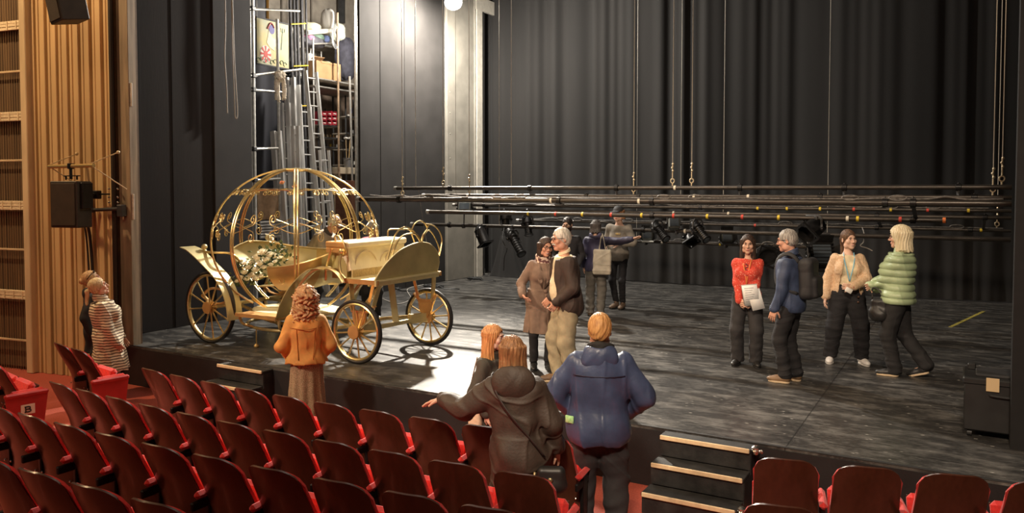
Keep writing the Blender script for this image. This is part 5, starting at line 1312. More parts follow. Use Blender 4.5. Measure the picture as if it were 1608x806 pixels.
SKIN = mat('skin', (.62, .36, .25), .55, var=.06, scale=25); SKIN2 = mat('pale_skin', (.68, .43, .32), .55, var=.05, scale=25); SKIN3 = mat('ruddy_skin', (.60, .31, .21), .55, var=.06, scale=25)
EYEM = mat('dark_eye', (.03, .022, .02), .3); EYEW = mat('eye_white', (.42, .38, .34), .4); LIPM = mat('lips', (.45, .14, .12), .5); BROWM = mat('brow_brown', (.09, .055, .035), .8); TEETH = mat('teeth', (.85, .80, .74), .4)
class Human:
    def __init__(s, label, pos, z0, H, face, sex='f', girth=1.0, lean=0, side=0, twist=0, head=(0, 0, 0), hands=None, feet=None, sw=None, res=.0065, crouch=0, hd=None, hn=None, curl=.45, elbow=None, headr=1.0):
        pos = Vector(pos); tc = Vector((-pos.x, -pos.y)).normalized(); rt = Vector((-tc.y, tc.x))
        a = radians(face); d = tc*cos(a)+rt*sin(a)
        s.S = H/1.775; s.sex = sex; s.g = girth; s.res = res
        s.root = thing('person', label, 'person', (pos.x, pos.y, z0), atan2(d.x, -d.y))
        s.sw = sw or (.166 if sex == 'm' else .146)
        s.pel = V3(0, 0, .935-crouch)
        s.Rt = RZ(radians(twist)) @ RY(radians(side)) @ RX(radians(lean))
        T = lambda x, y, z: s.pel+s.Rt @ V3(x, y, z)
        s.T = T
        s.nb = T(0, .022, .55)
        yw, pt, rl = head
        s.Rh = RZ(radians(yw)) @ RY(radians(rl)) @ RX(radians(pt)); s.hk = headr
        s.hc = s.nb+s.Rt @ V3(0, -.006, .045)+s.Rh @ V3(0, -.018, .105)
        s.sh = {}; s.el = {}; s.wr = {}; s.hip = {}; s.kn = {}; s.an = {}; s.ft = {}; s.hd = {}; s.hn = {}; s.curl = {}
        hands = hands or {}; feet = feet or {}; hd = hd or {}; hn = hn or {}; elbow = elbow or {}
        for k, sg in (('L', 1), ('R', -1)):
            s.sh[k] = T(sg*s.sw, .012, .448)
            t = np.asarray(hands.get(k, (sg*(.235 if sex == 'm' else .215), -.03, .90)), f32)
            s.el[k], s.wr[k] = s.ik(s.sh[k], t, .285, .245, np.asarray(elbow.get(k, (sg*.45, .9, -.2)), f32))
            s.hd[k] = unit(hd.get(k, s.wr[k]-s.el[k])); n = np.asarray(hn.get(k, (-sg, 0, 0)), f32); n = n-s.hd[k]*float(n @ s.hd[k])
            if np.linalg.norm(n) < .05: n = np.cross(s.hd[k], V3(0, .3, 1))
            s.hn[k] = unit(n); s.curl[k] = curl.get(k, .45) if isinstance(curl, dict) else curl
            fx, fy, fyaw, lift = (tuple(feet.get(k, (sg*.10, 0, 8*sg)))+(0,))[:4]
            s.ft[k] = (fx, fy, radians(fyaw), lift)
            s.hip[k] = s.pel+RZ(radians(twist)*.5) @ V3(sg*.088, .005, -.025)
            an = V3(fx, fy, .085+lift)+RZ(radians(fyaw)) @ V3(0, .035, 0)
            kd = RZ(radians(fyaw)) @ V3(sg*.05, -1, 0)
            s.kn[k], s.an[k] = s.ik(s.hip[k], an, .425, .42, kd)
    def ik(s, a, t, l1, l2, hint):
        d = t-a; L = float(np.linalg.norm(d)); m = (l1+l2)*.995
        if L > m: t = a+d/L*m; d = t-a; L = m
        u = d/max(L, 1e-6); x = (l1*l1-l2*l2+L*L)/(2*L); h = sqrt(max(0, l1*l1-x*x))
        hp = hint-u*float(hint @ u); hp = hp/max(1e-6, float(np.linalg.norm(hp)))
        return (a+u*x+hp*h).astype(f32), t.astype(f32)
    # ---- shape functions
    def torso(s, p, inf=0.0, bust=True, belly=0.0):
        q = (p-s.pel) @ s.Rt; g = s.g; m = s.sex == 'm'
        d = ell(q, (0, .008, .345), (s.sw*.98*g, .112*g, .205))
        for sg in (-1, 1): d = smin(d, cap(q, (sg*.03, .020, .490), (sg*(s.sw-.02), .014, .440), .050, .050), .05)
        d = smin(d, cap(q, (0, .02, .45), (0, .022, .54), .075, .055), .05)
        d = smin(d, ell(q, (0, -.008-belly*.5, .13), ((.140 if m else .125)*g, .108*g+belly, .19)), .08)
        d = smin(d, ell(q, (0, .012, -.015), ((.158 if m else .168)*g, .122*g, .15)), .07)
        if not m and bust:
            for sg in (-1, 1): d = smin(d, ell(q, (sg*.070, -.085*g, .325), (.068, .060, .068)), .04)
        return d-inf
    def arm(s, p, k, r0, r1, r2, to=1.0):
        e = s.el[k]; w = e+(s.wr[k]-e)*to
        return smin(cap(p, s.sh[k], e, r0, r1), cap(p, e, w, r1, r2), .02)
    def leg(s, p, k, r0, r1, r2, to=1.0):
        kn = s.kn[k]; a = kn+(s.an[k]-kn)*to
        return smin(cap(p, s.hip[k], kn, r0, r1), cap(p, kn, a, r1, r2), .03)
    def headsd(s, p):
        q = ((p-s.hc) @ s.Rh)/s.hk
        d = ell(q, (0, .014, .038), (.074, .094, .088))
        d = smin(d, ell(q, (0, -.026, -.035), (.058, .066, .084)), .035)
        d = smin(d, ell(q, (0, -.074, -.098), (.026, .020, .020)), .03)
        for sg in (-1, 1):
            d = smin(d, ell(q, (sg*.046, -.066, -.018), (.022, .022, .024)), .025)
            d = smin(d, ell(q, (sg*.055, -.015, -.075), (.018, .035, .028)), .03)
        d = smin(d, cap(q, (-.028, -.088, .034), (.028, -.088, .034), .010), .02)
        for sg in (-1, 1): d = smax(d, -ell(q, (sg*.031, -.106, .014), (.019, .016, .013)), .014)
        d = smin(d, cap(q, (0, -.092, .020), (0, -.114, -.022), .008, .0125), .014)
        for sg in (-1, 1): d = smin(d, ell(q, (sg*.012, -.101, -.027), (.009, .010, .008)), .008)
        d = smin(d, cap(q, (-.016, -.090, -.056), (.016, -.090, -.056), .0085), .010)
        d = smin(d, cap(q, (-.013, -.088, -.067), (.013, -.088, -.067), .0085), .010)
        d = smax(d, -cap(q, (-.022, -.101, -.0615), (.022, -.101, -.0615), .0035), .005)
        for sg in (-1, 1):
            e = ell(q, (sg*.079, .012, -.004), (.010, .020, .031), RZ(sg*.35)); e = smax(e, -ell(q, (sg*.088, .006, .0), (.008, .010, .016)), .006)
            d = smin(d, e, .008)
        return d*s.hk
    def handsd(s, p, k):
        w = s.wr[k]; d = s.hd[k]; n = s.hn[k]; sg = 1 if k == 'L' else -1
        side = unit(np.cross(d, n))*sg     # toward the thumb
        R = np.stack([side, n, d], 1)
        q = (p-w) @ R; c = s.curl[k]
        o = rbox(q, (0, 0, .050), (.040, .014, .048), .013)
        o = smin(o, cap(q, (0, 0, -.02), (0, 0, .02), .025, .024), .02)
        for i, (x, L, sp_) in enumerate(((.030, .070, .10), (.010, .080, .03), (-.011, .074, -.04), (-.030, .058, -.12))):
            a = V3(x, 0, .092); t1 = c*.7; t2 = c*1.9
            b = a+V3(sp_*L*.5, sin(t1)*L*.5, cos(t1)*L*.5); e = b+V3(sp_*L*.4, sin(t2)*L*.5, cos(t2)*L*.5)
            o = smin(o, np.minimum(cap(q, a, b, .0092, .0085), cap(q, b, e, .0085, .007)), .004)
        a = V3(.028, .004, .022); b = V3(.062, .016, .052); e = b+V3(.012, .012+.02*c, .032)
        o = smin(o, np.minimum(cap(q, a, b, .014, .0105), cap(q, b, e, .0105, .008)), .008)
        return o
    # ---- meshes
    def mesh(s, name, f, m, lo=None, hi=None, h=None, label=None, parent=None):
        h = h or s.res
        P = np.stack([s.pel, s.hc]+[x for D in (s.el, s.wr, s.kn, s.an, s.sh) for x in D.values()])
        L = P.min(0)-.36 if lo is None else np.asarray(lo, f32); U = P.max(0)+.36 if hi is None else np.asarray(hi, f32)
        if lo is None: L[2] = max(L[2], -.03)
        v, fc = sdf_mesh(f, L, U, h)
        o = link_mesh(name, v*s.S, fc, m, parent or s.root, world=False)
        if label: o['label'] = label
        return o
    def body(s, skin=None, face=True, res=None, lipm=None, smile=False, brow=None, beard=None):
        skin = skin or SKIN
        def f(p):
            d = s.torso(p, -.025)
            for k in 'LR':
                d = smin(d, s.arm(p, k, .040, .033, .025), .03); d = smin(d, s.handsd(p, k), .012)
                d = smin(d, s.leg(p, k, .066, .046, .034), .03)
                fx, fy, yw, lift = s.ft[k]; r = RZ(yw)
                d = smin(d, cap(p, s.an[k]-V3(0, 0, .03), V3(fx, fy, .045+lift*.4)+r @ V3(0, -.08, 0), .03, .024), .02)
            nk = cap(p, s.nb-s.Rt @ V3(0, 0, .06), s.hc+s.Rh @ V3(0, .018, -.03), .058 if s.sex == 'm' else .049, .052 if s.sex == 'm' else .045)
            d = smin(d, nk, .03)
            return smin(d, s.headsd(p), .018)
        s.mesh('body', f, skin, h=res or max(.0052, s.res*.85))
        if face: s.face(lipm or LIPM, smile, brow or BROWM)
        return s
    def hp(s, x, y, z): return s.hc+s.Rh @ (V3(x, y, z)*s.hk)
    def smallmesh(s, name, mb, m, label=None, parent=None):
        o = link_mesh(name, np.array([tuple(v) for v in mb.v], f32)*s.S, mb.f, m, parent or s.root, world=False)
        if label: o['label'] = label
        return o
    def face(s, lipm, smile, brow):
        for sg in (-1, 1):
            R = Matrix(s.Rh.tolist())
            m = MB(); m.ball(Vector(s.hp(sg*.031, -.086, .014).tolist()), .0115, 10, (1.15, .75, .5), R); o = s.smallmesh('eye', m, EYEW)
            m = MB(); m.ball(Vector(s.hp(sg*.030, -.0915, .0145).tolist()), .0072, 8, (1.0, .6, 1.0), R); s.smallmesh('iris', m, EYEM, parent=o)
            m = MB(); m.tube([Vector(s.hp(sg*x, y, z).tolist()) for x, y, z in ((.016, -.0985, .031), (.031, -.0985, .037), (.047, -.089, .031))], [.004, .0048, .003], 6); s.smallmesh('eyebrow', m, brow)
        m = MB(); u = .004 if smile else 0
        m.tube([Vector(s.hp(x, y, z).tolist()) for x, y, z in ((-.026, -.087, -.060+2*u), (-.012, -.0975, -.0575), (0, -.099, -.058), (.012, -.0975, -.0575), (.026, -.087, -.060+2*u))], [.002, .0055, .006, .0055, .002], 6)
        m.tube([Vector(s.hp(x, y, z).tolist()) for x, y, z in ((-.024, -.087, -.062+2*u), (-.010, -.0955, -.069), (.010, -.0955, -.069), (.024, -.087, -.062+2*u))], [.002, .0055, .0055, .002], 6); s.smallmesh('lips', m, lipm)
        if smile:
            m = MB(); m.tube([Vector(s.hp(x, y, z).tolist()) for x, y, z in ((-.019, -.0945, -.0605), (0, -.1015, -.0635), (.019, -.0945, -.0605))], [.003, .0058, .003], 6); s.smallmesh('teeth', m, TEETH)
    def glasses(s, mtl=None):
        mtl = mtl or BLKMET; m = MB(); v = lambda x, y, z: Vector(s.hp(x, y, z).tolist())
        for sg in (-1, 1):
            m.tube([v(sg*.034+.023*cos(q), -.110+.010*abs(cos(q))*0, .012+.018*sin(q)) for q in np.linspace(0, 2*pi, 17)[:-1]], .0026, 5, closed=True)
            m.tube([v(sg*.057, -.108, .016), v(sg*.078, -.06, .018), v(sg*.082, .012, .012)], .0026, 5)
        m.tube([v(-.011, -.112, .014), v(.011, -.112, .014)], .0026, 5); s.smallmesh('glasses', m, mtl)
    def trousers(s, m, r=(.098, .075, .062), waist=.06, hem=.06, wr=.006, seed=1, label=None, straight=False):
        def f(p):
            q = (p-s.pel) @ s.Rt
            d = smin(s.torso(p, .008, False), 1e3+0*q[:, 0], .01)
            d = smax(d, q[:, 2]-waist, .01)
            for k in 'LR': d = smin(d, s.leg(p, k, r[0]*s.g**.5, r[1], r[2]), .035)
            d = smax(d, hem-p[:, 2], .008)
            lowz = np.clip((.5-p[:, 2])/.5, 0, 1)
            return d+wrinkle(p, seed, wr, 26, (.8, .8, 1.6))*(.5+.8*lowz)
        L = np.stack([s.hip['L'], s.hip['R'], s.kn['L'], s.kn['R'], s.an['L'], s.an['R'], s.pel]); lo = L.min(0)-.24; hi = L.max(0)+.24; lo[2] = 0
        return s.mesh('trousers', f, m, lo, hi, label=label)
    def shoes(s, m, sole=None, big=1.0, boots=0.0):
        for k in 'LR':
            fx, fy, yw, lift = s.ft[k]; R = RZ(yw); c = V3(fx, fy, 0); pt = math.asin(min(.6, lift/.2)) if lift else 0
            def loc(p):
                q = (p-c) @ R
                if lift:   # heel raised, pivot at the ball of the foot
                    q = (q-V3(0, -.09, .0)) @ RX(pt)+V3(0, -.09, .0)
                return q
            def up(p):
                q = loc(p)
                d = smin(cap(q, (0, .035, .050), (0, -.06, .042), .041*big, .043*big), ell(q, (.0, -.105, .036), (.044*big, .070*big, .034*big)), .03)
                d = smin(d, cap(q, (0, .04, .06), (0, .036, .10+boots), .043*big, .042*big), .03)
                return np.maximum(d, .016-q[:, 2])
            def so(p):
                q = loc(p); d = smin(cap(q*V3(1, 1, .5), (0, .035, .008), (0, -.08, .008), .043*big, .046*big), cap(q*V3(1, 1, .5), (0, -.06, .008), (0, -.125, .008), .046*big, .036*big), .02)
                return np.maximum(np.maximum(d, q[:, 2]-.024), -q[:, 2])
            lo = c+V3(-.22, -.25, -.01); hi = c+V3(.22, .22, .22+boots+lift)
            o = s.mesh('shoe', up, m, lo, hi, h=.0055); s.mesh('sole', so, sole or CABLE, lo, hi, h=.005, parent=o)
    def skirt_sd(s, p, top, hem, a0, b0, a1, b1, cx=0, cy=0, folds=0, seed=1, amp=.01):
        z = p[:, 2]; t = np.clip((top-z)/(top-hem), 0, 1); a = a0+(a1-a0)*t; b = b0+(b1-b0)*t
        x = p[:, 0]-s.pel[0]-cx*t; y = p[:, 1]-s.pel[1]-.01-cy*t
        d = (np.sqrt((x/a)**2+(y/b)**2)-1)*np.minimum(a, b)
        if folds: d = d+amp*t*np.sin(np.arctan2(y/b, x/a)*folds+seed)
        return np.maximum(np.maximum(d, z-top), hem-z)
    def top(s, m, name='jacket', inf=.022, hem=-.12, sl=(.066, .056, .044), sleeve=1.0, wr=.007, seed=2, coat=None, open_=None, quilt=None, neck=.50, belly=0.0, flare=.0, k=.028, freq=22, fine=None, label=None, bust=True, shell=False):
        """upper garment; hem is a height on the torso axis, coat=(hem z, a, b) adds a skirt, open_=(x0,w0,w1) leaves the front open"""
        ins = {}
        def f(p):
            q = (p-s.pel) @ s.Rt
            d = s.torso(p, inf, bust, belly)
            d = smax(d, q[:, 2]-neck, .015)
            if flare: d = d-flare*np.clip((.12-q[:, 2])/.2, 0, 1)
            if coat:
                z1, a1, b1 = coat[:3]
                d = smin(d, s.skirt_sd(p, s.pel[2]+.10, z1, .168*s.g, .130*s.g, a1, b1, coat[3] if len(coat) > 3 else 0, coat[4] if len(coat) > 4 else 0, 7, seed, .014), .05)
                d = np.maximum(d, z1-p[:, 2])
            else: d = smax(d, hem-q[:, 2], .012)
            if shell: d = np.maximum(d, -(s.torso(p, inf-.030, bust, belly)))
            if open_:
                x0, w0, w1 = open_; ww = w0+(w1-w0)*np.clip((.5-q[:, 2])/.6, 0, 1)
                d = smax(d, -np.maximum(np.abs(q[:, 0]-x0)-ww, q[:, 1]+.02), .012)
            for kk in 'LR':
                a = s.arm(p, kk, *sl, to=sleeve)
                d = smin(d, a, k)
            if quilt:
                per, am = quilt; d = d-am*np.abs(np.sin(pi*(q[:, 2]+.10*np.abs(q[:, 0])*0)/per))**.6
            d = d+wrinkle(p, seed, wr, freq)
            if fine: d = d+wrinkle(p, seed+9, fine, 130)
            return d
        return s.mesh(name, f, m, label=label)
    def collar(s, m, r=.075, th=.020, z0=.0, h=.05, tilt=.35, name='collar', parent=None, yoff=0.0, wr=.003):
        def f(p):
            q = (p-s.nb) @ s.Rt
            x = q[:, 0]; y = q[:, 1]+.0-yoff; z = q[:, 2]-z0-tilt*y
            rad = np.sqrt(x*x+(y*1.0)**2); d = np.sqrt(np.maximum(np.abs(rad-r-.15*np.maximum(-z, -.02))-th*.4, 0)**2+np.maximum(np.abs(z)-h, 0)**2)-th*.6
            return d+wrinkle(p, 5, wr, 40)
        return s.mesh(name, f, m, s.nb-.20, s.nb+.22, label=None, parent=parent)
    def hood(s, m, parent=None, big=1.0):
        def f(p):
            q = (p-s.nb) @ s.Rt
            d = ell(q, (0, .085*big, -.035), (.135*big, .060*big, .115*big))
            d = smax(d, -ell(q, (0, .045, .045), (.075, .075, .085)), .02)
            for sg in (-1, 1): d = smin(d, cap(q, (sg*.085, .05, .02), (sg*.075, -.06, -.02), .035, .020), .03)
            d = smax(d, -cap(q, (0, .015, -.1), (0, -.02, .2), .062, .075), .015)
            return d+wrinkle(p, 31, .006, 30)
        return s.mesh('hood', f, m, s.nb-.26, s.nb+.26, parent=parent)
    def hair(s, m, style='short', length=.2, seed=3, vol=.010, front=.0, label=None):
        def f(p):
            q = ((p-s.hc) @ s.Rh)/s.hk
            base = ell(q, (0, .016, .040), (.078+vol, .098+vol, .092+vol))
            ang = np.arctan2(q[:, 0], q[:, 1]+.02)
            if style in ('short', 'bald'):
                base = smin(base, ell(q, (0, .045, -.005), (.070+vol*.6, .064+vol*.6, .075)), .03)
                facec = ell(q, (0, -.115, -.035+front), (.075, .085, .105))
                d = smax(base, -facec, .012)
                d = smax(d, -ell(q, (0, -.055, -.09), (.16, .075, .078)), .012)
                d = smax(d, -.072-q[:, 2]+0*q[:, 0], .01)
                if style == 'bald': d = smax(d, -ell(q, (0, -.03, .135), (.075, .115, .095)), .012)
                return (d+.0014*np.sin(ang*34+q[:, 2]*60+2*np.sin(q[:, 2]*50))+.002*np.sin(q @ V3(90, 120, 60)))*s.hk
            w = p-s.hc; a = p[:, 2]-s.hc[2]
            d = base
            Rz_ = s.Rh.copy(); fx = s.Rh[:, 0]*V3(1, 1, 0); fx = unit(fx); fy = unit(np.cross(V3(0, 0, 1), fx)); u = w @ fx; v = w @ fy
            L = length; t = np.clip(-a/L, 0, 1)
            wid = .088+vol+.012*t if style != 'pony' else .07
            drape = np.sqrt((u/(wid))**2+((v-.028-.016*t)/(.082+vol*.8))**2)-1; drape = drape*.075
            drape = np.maximum(np.maximum(drape, a-.06), -L-a+.012*np.sin(u*120))
            if style in ('long', 'bob', 'curly'):
                d = smin(d, drape, .03)
                face = ell(q, (0, -.108, -.030+front), (.070, .096, .114))
                low = np.maximum(np.abs(u)-.062, np.maximum(v+.012, a+.05))
                d = smax(d, -face, .012); d = smax(d, -np.maximum(low, -.4-a), .012)
                d = smax(d, -cap(p, s.nb-V3(0, 0, .2), s.hc-V3(0, 0, .06), .040), .01)
            elif style == 'pony':
                d = smin(d, ell(q, (0, .04, -.015), (.072, .066, .075)), .03); d = smax(d, -ell(q, (0, -.110, -.030+front), (.076, .088, .108)), .012); d = smax(d, -ell(q, (0, -.05, -.09), (.16, .080, .075)), .012)
                b = s.hc+s.Rh @ V3(0, .115, .02); e = b+s.Rh @ V3(0, .035, 0)+V3(0, 0, -L)
                pt = smin(cap(p, b, b+s.Rh @ V3(0, .035, -.02), .018, .028), cap(p, b+s.Rh @ V3(0, .035, -.02), e, .030, .018), .02)
                d = smin(d, pt, .015)
            elif style == 'bun':
                d = smin(d, ell(q, (0, .04, -.015), (.072, .066, .075)), .03); d = smax(d, -ell(q, (0, -.110, -.030+front), (.076, .088, .108)), .012); d = smax(d, -ell(q, (0, -.05, -.09), (.16, .080, .075)), .012)
                d = smin(d, ell(q, (0, .115, .02), (.045, .045, .045)), .015)
            if style == 'curly': d = d+.012*np.sin(u*70+3*np.sin(a*38))*np.sin(a*62+2*np.sin(v*45+u*30))+.006*np.sin(v*120+a*90)
            else:
                an2 = np.arctan2(u, v); d = d+.0024*np.sin(an2*26+2.5*np.sin(a*16+seed)+a*10)+.002*np.sin(an2*61+a*25)
            return d
        lo = s.hc-V3(.24, .26, max(.2, length+.12)); hi = s.hc+V3(.24, .26, .2)
        return s.mesh('hair', f, m, lo, hi, h=min(s.res, .0055), label=label)
    def part(s, name, f, m, c, r, h=None, label=None, parent=None):
        c = np.asarray(c, f32); return s.mesh(name, f, m, c-r, c+r, h=h, label=label, parent=parent)
    def W(s, p):   # local figure point -> scene point
        return s.root.matrix_world_ @ Vector(p) if False else Vector(s.root.location)+Matrix.Rotation(s.root.rotation_euler.z, 3, 'Z') @ (Vector([float(x) for x in p])*s.S)
    def strap(s, pts, w=.02, th=.004, mtl=None, name='strap', inf=.03, label=None):
        """a band laid on the garment surface through rough points"""
        P = [np.asarray(p, f32) for p in pts]; out = []
        for v in spline([Vector(p.tolist()) for p in P], 6):
            q = np.array([[v.x, v.y, v.z]], f32)
            for _ in range(6):
                d = float(s.torso(q, inf)[0]); e = 1e-3
                g = np.array([float(s.torso(q+np.eye(3, dtype=f32)[i:i+1]*e, inf)[0])-d for i in range(3)], f32)/e
                q = q-(d*unit(g))[None]
            out.append(Vector(q[0].tolist()))
        m = MB(); m.tube(out, w/2, 6, flat=.3); return s.smallmesh(name, m, mtl, label)
# ---------------------------------------------------------------- the visitors
def fab(name, c, rough=.85, bump=.25, bs=180, var=.15, sc=12, **k): return mat(name, c, rough, var=var, scale=sc, bump=bump, bscale=bs, **k)
def stripes(name, c1, c2, scale, rough=.8):
    m = mat(name, c1, rough, bump=.2, bscale=90); N, L, b = nodes_of(m)
    tc = N.new('ShaderNodeTexCoord'); w = N.new('ShaderNodeTexWave'); w.bands_direction = 'Z'; w.inputs['Scale'].default_value = scale; w.inputs['Distortion'].default_value = 2.2; w.inputs['Detail'].default_value = 2; w.inputs['Detail Scale'].default_value = 1.4
    r = N.new('ShaderNodeValToRGB'); r.color_ramp.elements[0].position = .30; r.color_ramp.elements[0].color = (*c2, 1); r.color_ramp.elements[1].position = .46; r.color_ramp.elements[1].color = (*c1, 1)
    L.new(tc.outputs['Object'], w.inputs['Vector']); L.new(w.outputs['Fac'], r.inputs[0]); L.new(r.outputs[0], b.inputs['Base Color']); return m
def speckle(name, c1, c2, scale, thr=.62, rough=.9):
    m = mat(name, c1, rough, bump=.5, bscale=scale*1.2); N, L, b = nodes_of(m)
    tc = N.new('ShaderNodeTexCoord'); n = N.new('ShaderNodeTexNoise'); n.inputs['Scale'].default_value = scale; n.inputs['Detail'].default_value = 1
    r = N.new('ShaderNodeValToRGB'); r.color_ramp.elements[0].position = thr-.04; r.color_ramp.elements[0].color = (*c1, 1); r.color_ramp.elements[1].position = thr+.04; r.color_ramp.elements[1].color = (*c2, 1)
    L.new(tc.outputs['Object'], n.inputs['Vector']); L.new(n.outputs['Fac'], r.inputs[0]); L.new(r.outputs[0], b.inputs['Base Color']); return m
def hairm(name, c, c2): return mat(name, c, .5, col2=c2, scale=26, stretch=(2.5, 2.5, .25), bump=.35, bscale=120)
H_BROWN = hairm('dark_brown_hair', (.065, .033, .020), (.022, .012, .009)); H_GREY = hairm('grey_hair', (.42, .39, .35), (.17, .155, .14)); H_WHITE = hairm('white_hair', (.72, .68, .60), (.40, .36, .30))
H_BLOND = hairm('blonde_hair', (.74, .60, .36), (.48, .34, .17)); H_GING = hairm('ginger_hair', (.62, .33, .12), (.34, .15, .05)); H_LBROWN = hairm('light_brown_hair', (.40, .20, .085), (.17, .075, .03)); H_BLACK = hairm('black_hair', (.030, .022, .020), (.010, .008, .008))
BLKTR = fab('black_trousers', (.014, .013, .015)); CHARC = fab('charcoal_trousers', (.030, .028, .030)); BLKSHOE = mat('black_shoe', (.018, .017, .017), .45); BRSHOE = mat('brown_shoe', (.16, .095, .05), .55, var=.3); WSHOE = mat('white_trainer', (.80, .75, .70), .5, var=.05); WSOLE = mat('white_sole', (.82, .78, .72), .5); TANSOLE = mat('tan_sole', (.55, .42, .27), .6)
def held(p, name, label, cat):
    t = thing(name, label, cat, p.root.location, p.root.rotation_euler.z); return t
def pmesh(p, mb, name, m, t): return p.smallmesh(name, mb, m, parent=t)
VV = lambda a: Vector([float(x) for x in a])

# --- red cardigan
p = Human('woman in a red knitted cardigan and dark trousers holding white papers', onz(1172, 574), 0, 1.66, -4, 'f', .98, hands={'L': (.075, -.19, .90), 'R': (-.085, -.18, .89)}, hd={'L': (-.75, -.35, -.35), 'R': (.75, -.35, -.35)}, hn={'L': (-.2, .9, 0), 'R': (.2, .9, 0)}, feet={'L': (.125, 0, 14), 'R': (-.125, 0, -14)}, head=(4, 4, 0), curl=.6)
p.body(SKIN); p.trousers(CHARC, (.112, .090, .088), hem=.045, wr=.005); p.shoes(BLKSHOE)
RK = speckle('red_knit', (.62, .060, .036), (.80, .35, .25), 70, .66)
j = p.top(RK, 'cardigan', .020, -.06, (.060, .055, .045), wr=.006, fine=.0015, neck=.505)
p.hair(H_BROWN, 'long', .36, 4, .010)
m = MB(); m.tube([VV(p.T(x, y, z)) for x, y, z in ((.055, -.075, .50), (.035, -.135, .40), (.012, -.150, .28), (.0, -.150, .17))], .009, 5); m.tube([VV(p.T(x, y, z)) for x, y, z in ((-.055, -.075, .50), (-.035, -.135, .40), (-.010, -.150, .28), (.0, -.150, .17))], .009, 5); p.smallmesh('lanyard', m, mat('orange_ribbon', (.72, .22, .06), .6))
m = MB()
for k in range(5): m.tube([VV(p.T(-.02+.04*(k % 2), -.128-.006*k, .45-.035*k)), VV(p.T(.02-.04*(k % 2), -.132-.006*k, .43-.035*k))], .005, 5)
p.smallmesh('neck_lacing', m, mat('dark_lace', (.05, .03, .035), .7))
t = held(p, 'papers', 'white sheets of paper on a clipboard held by the woman in red', 'paper')
Rp = Matrix.Rotation(radians(-8), 3, 'Y') @ Matrix.Rotation(radians(12), 3, 'X')
m = MB(); m.box((.06, -.255, .985), (.20, .006, .30), Rp); pmesh(p, m, 'clipboard', mat('grey_board', (.35, .33, .30), .6), t)
m = MB(); m.box((.064, -.262, .985), (.19, .004, .28), Rp); m.box((.13, -.250, .93), (.16, .003, .27), Matrix.Rotation(radians(-16), 3, 'Y')); pmesh(p, m, 'sheet', mat('white_paper', (.86, .85, .82), .7), t)
m = MB()
for k in range(7): m.box(Vector((.064, -.2655, .985))+Rp @ Vector((-.01-.008*(k % 3), 0, .10-.03*k)), (.12-.02*(k % 3), .0015, .005), Rp)
pmesh(p, m, 'text_lines', mat('ink', (.30, .30, .32), .7), t)

# --- blue jacket with rucksack
p = Human('man in a navy jacket with grey hair wearing a black rucksack', onz(1240, 600), 0, 1.77, -108, 'm', 1.02, lean=3, hands={'L': (.235, -.10, .87), 'R': (-.22, -.10, .9)}, head=(8, 8, 0), feet={'L': (.09, -.05, 6), 'R': (-.10, .02, -12)})
p.body(SKIN3); p.trousers(BLKTR, (.100, .080, .070), hem=.05, wr=.009, seed=4); p.shoes(BRSHOE, TANSOLE, 1.08)
NAVY = fab('navy_jacket', (.040, .058, .115), .6, bs=120)
j = p.top(NAVY, 'jacket', .034, -.12, (.074, .064, .052), wr=.009, seed=6, open_=(0, .03, .09), shell=True); p.collar(NAVY, .068, .018, .0, .028, parent=j)
p.top(fab('blue_shirt', (.12, .15, .24)), 'shirt', .010, -.04, (.055, .048, .04), .5, .004)
p.hair(H_GREY, 'short', seed=8, vol=.007); p.glasses()
t = held(p, 'rucksack', 'black rucksack on the back of the man in the navy jacket', 'bag')
def bag(q_):
    q = (q_-p.pel) @ p.Rt
    d = rbox(q, (0, .215, .27), (.155, .085, .235), .07); d = smin(d, rbox(q, (0, .29, .17), (.12, .045, .12), .04), .02)
    d = d-.004*np.abs(np.sin(q[:, 2]*18)); return d+wrinkle(q, 4, .005, 20)
b = p.mesh('pack', bag, mat('rucksack_black', (.022, .021, .023), .65, bump=.2, bscale=200), p.T(0, .2, .27)-.36, p.T(0, .2, .27)+.36, parent=t)
for sg in (-1, 1): 
    o = p.strap([p.T(sg*.10, .15, .46), p.T(sg*.115, .03, .53), p.T(sg*.12, -.08, .46), p.T(sg*.125, -.14, .32), p.T(sg*.16, -.04, .16), p.T(sg*.14, .13, .10)], .05, mtl=mat('rucksack_strap', (.03, .03, .032), .7), inf=.042, name='shoulder_strap'); o.parent = t
m = MB(); m.tube(spline([VV(p.T(-.03, .22, .50)), VV(p.T(0, .23, .55)), VV(p.T(.03, .22, .50))], 5), .009, 6); pmesh(p, m, 'grab_loop', BLKMET, t)
m = MB(); m.tube([VV(p.T(.125*cos(q), .305-.05*abs(cos(q)), .33+.12*sin(q))) for q in np.linspace(.1, pi-.1, 14)], .004, 5); pmesh(p, m, 'zip', DKGREY, t)

# --- beige cardigan
p = Human('smiling woman in a beige cardigan with a light blue lanyard and white trainers', onz(1329, 571), 0, 1.72, 8, 'f', 1.03, hands={'R': (-.27, -.02, .88), 'L': (.035, -.235, 1.045)}, elbow={'L': (1, .35, -.3)}, hd={'L': (-.9, -.25, .0)}, hn={'L': (0, 1, 0)}, feet={'L': (.20, .0, 14), 'R': (-.20, .03, -10)}, head=(24, 2, -4), res=.0065, curl={'L': .9, 'R': .5})
p.body(SKIN2, smile=True); p.trousers(BLKTR, (.125, .105, .090), waist=.12, hem=.075, wr=.007, seed=9); p.shoes(WSHOE, WSOLE, 1.05)
p.top(fab('cream_top', (.72, .60, .40), bs=90), 'top', .010, .09, (.055, .050, .042), .45, .003, neck=.50)
p.top(speckle('beige_wool', (.60, .40, .245), (.66, .48, .32), 60, .5), 'cardigan', .034, -.15, (.068, .070, .058), .97, .006, seed=3, open_=(0, .055, .15), shell=True, fine=.002, neck=.49)
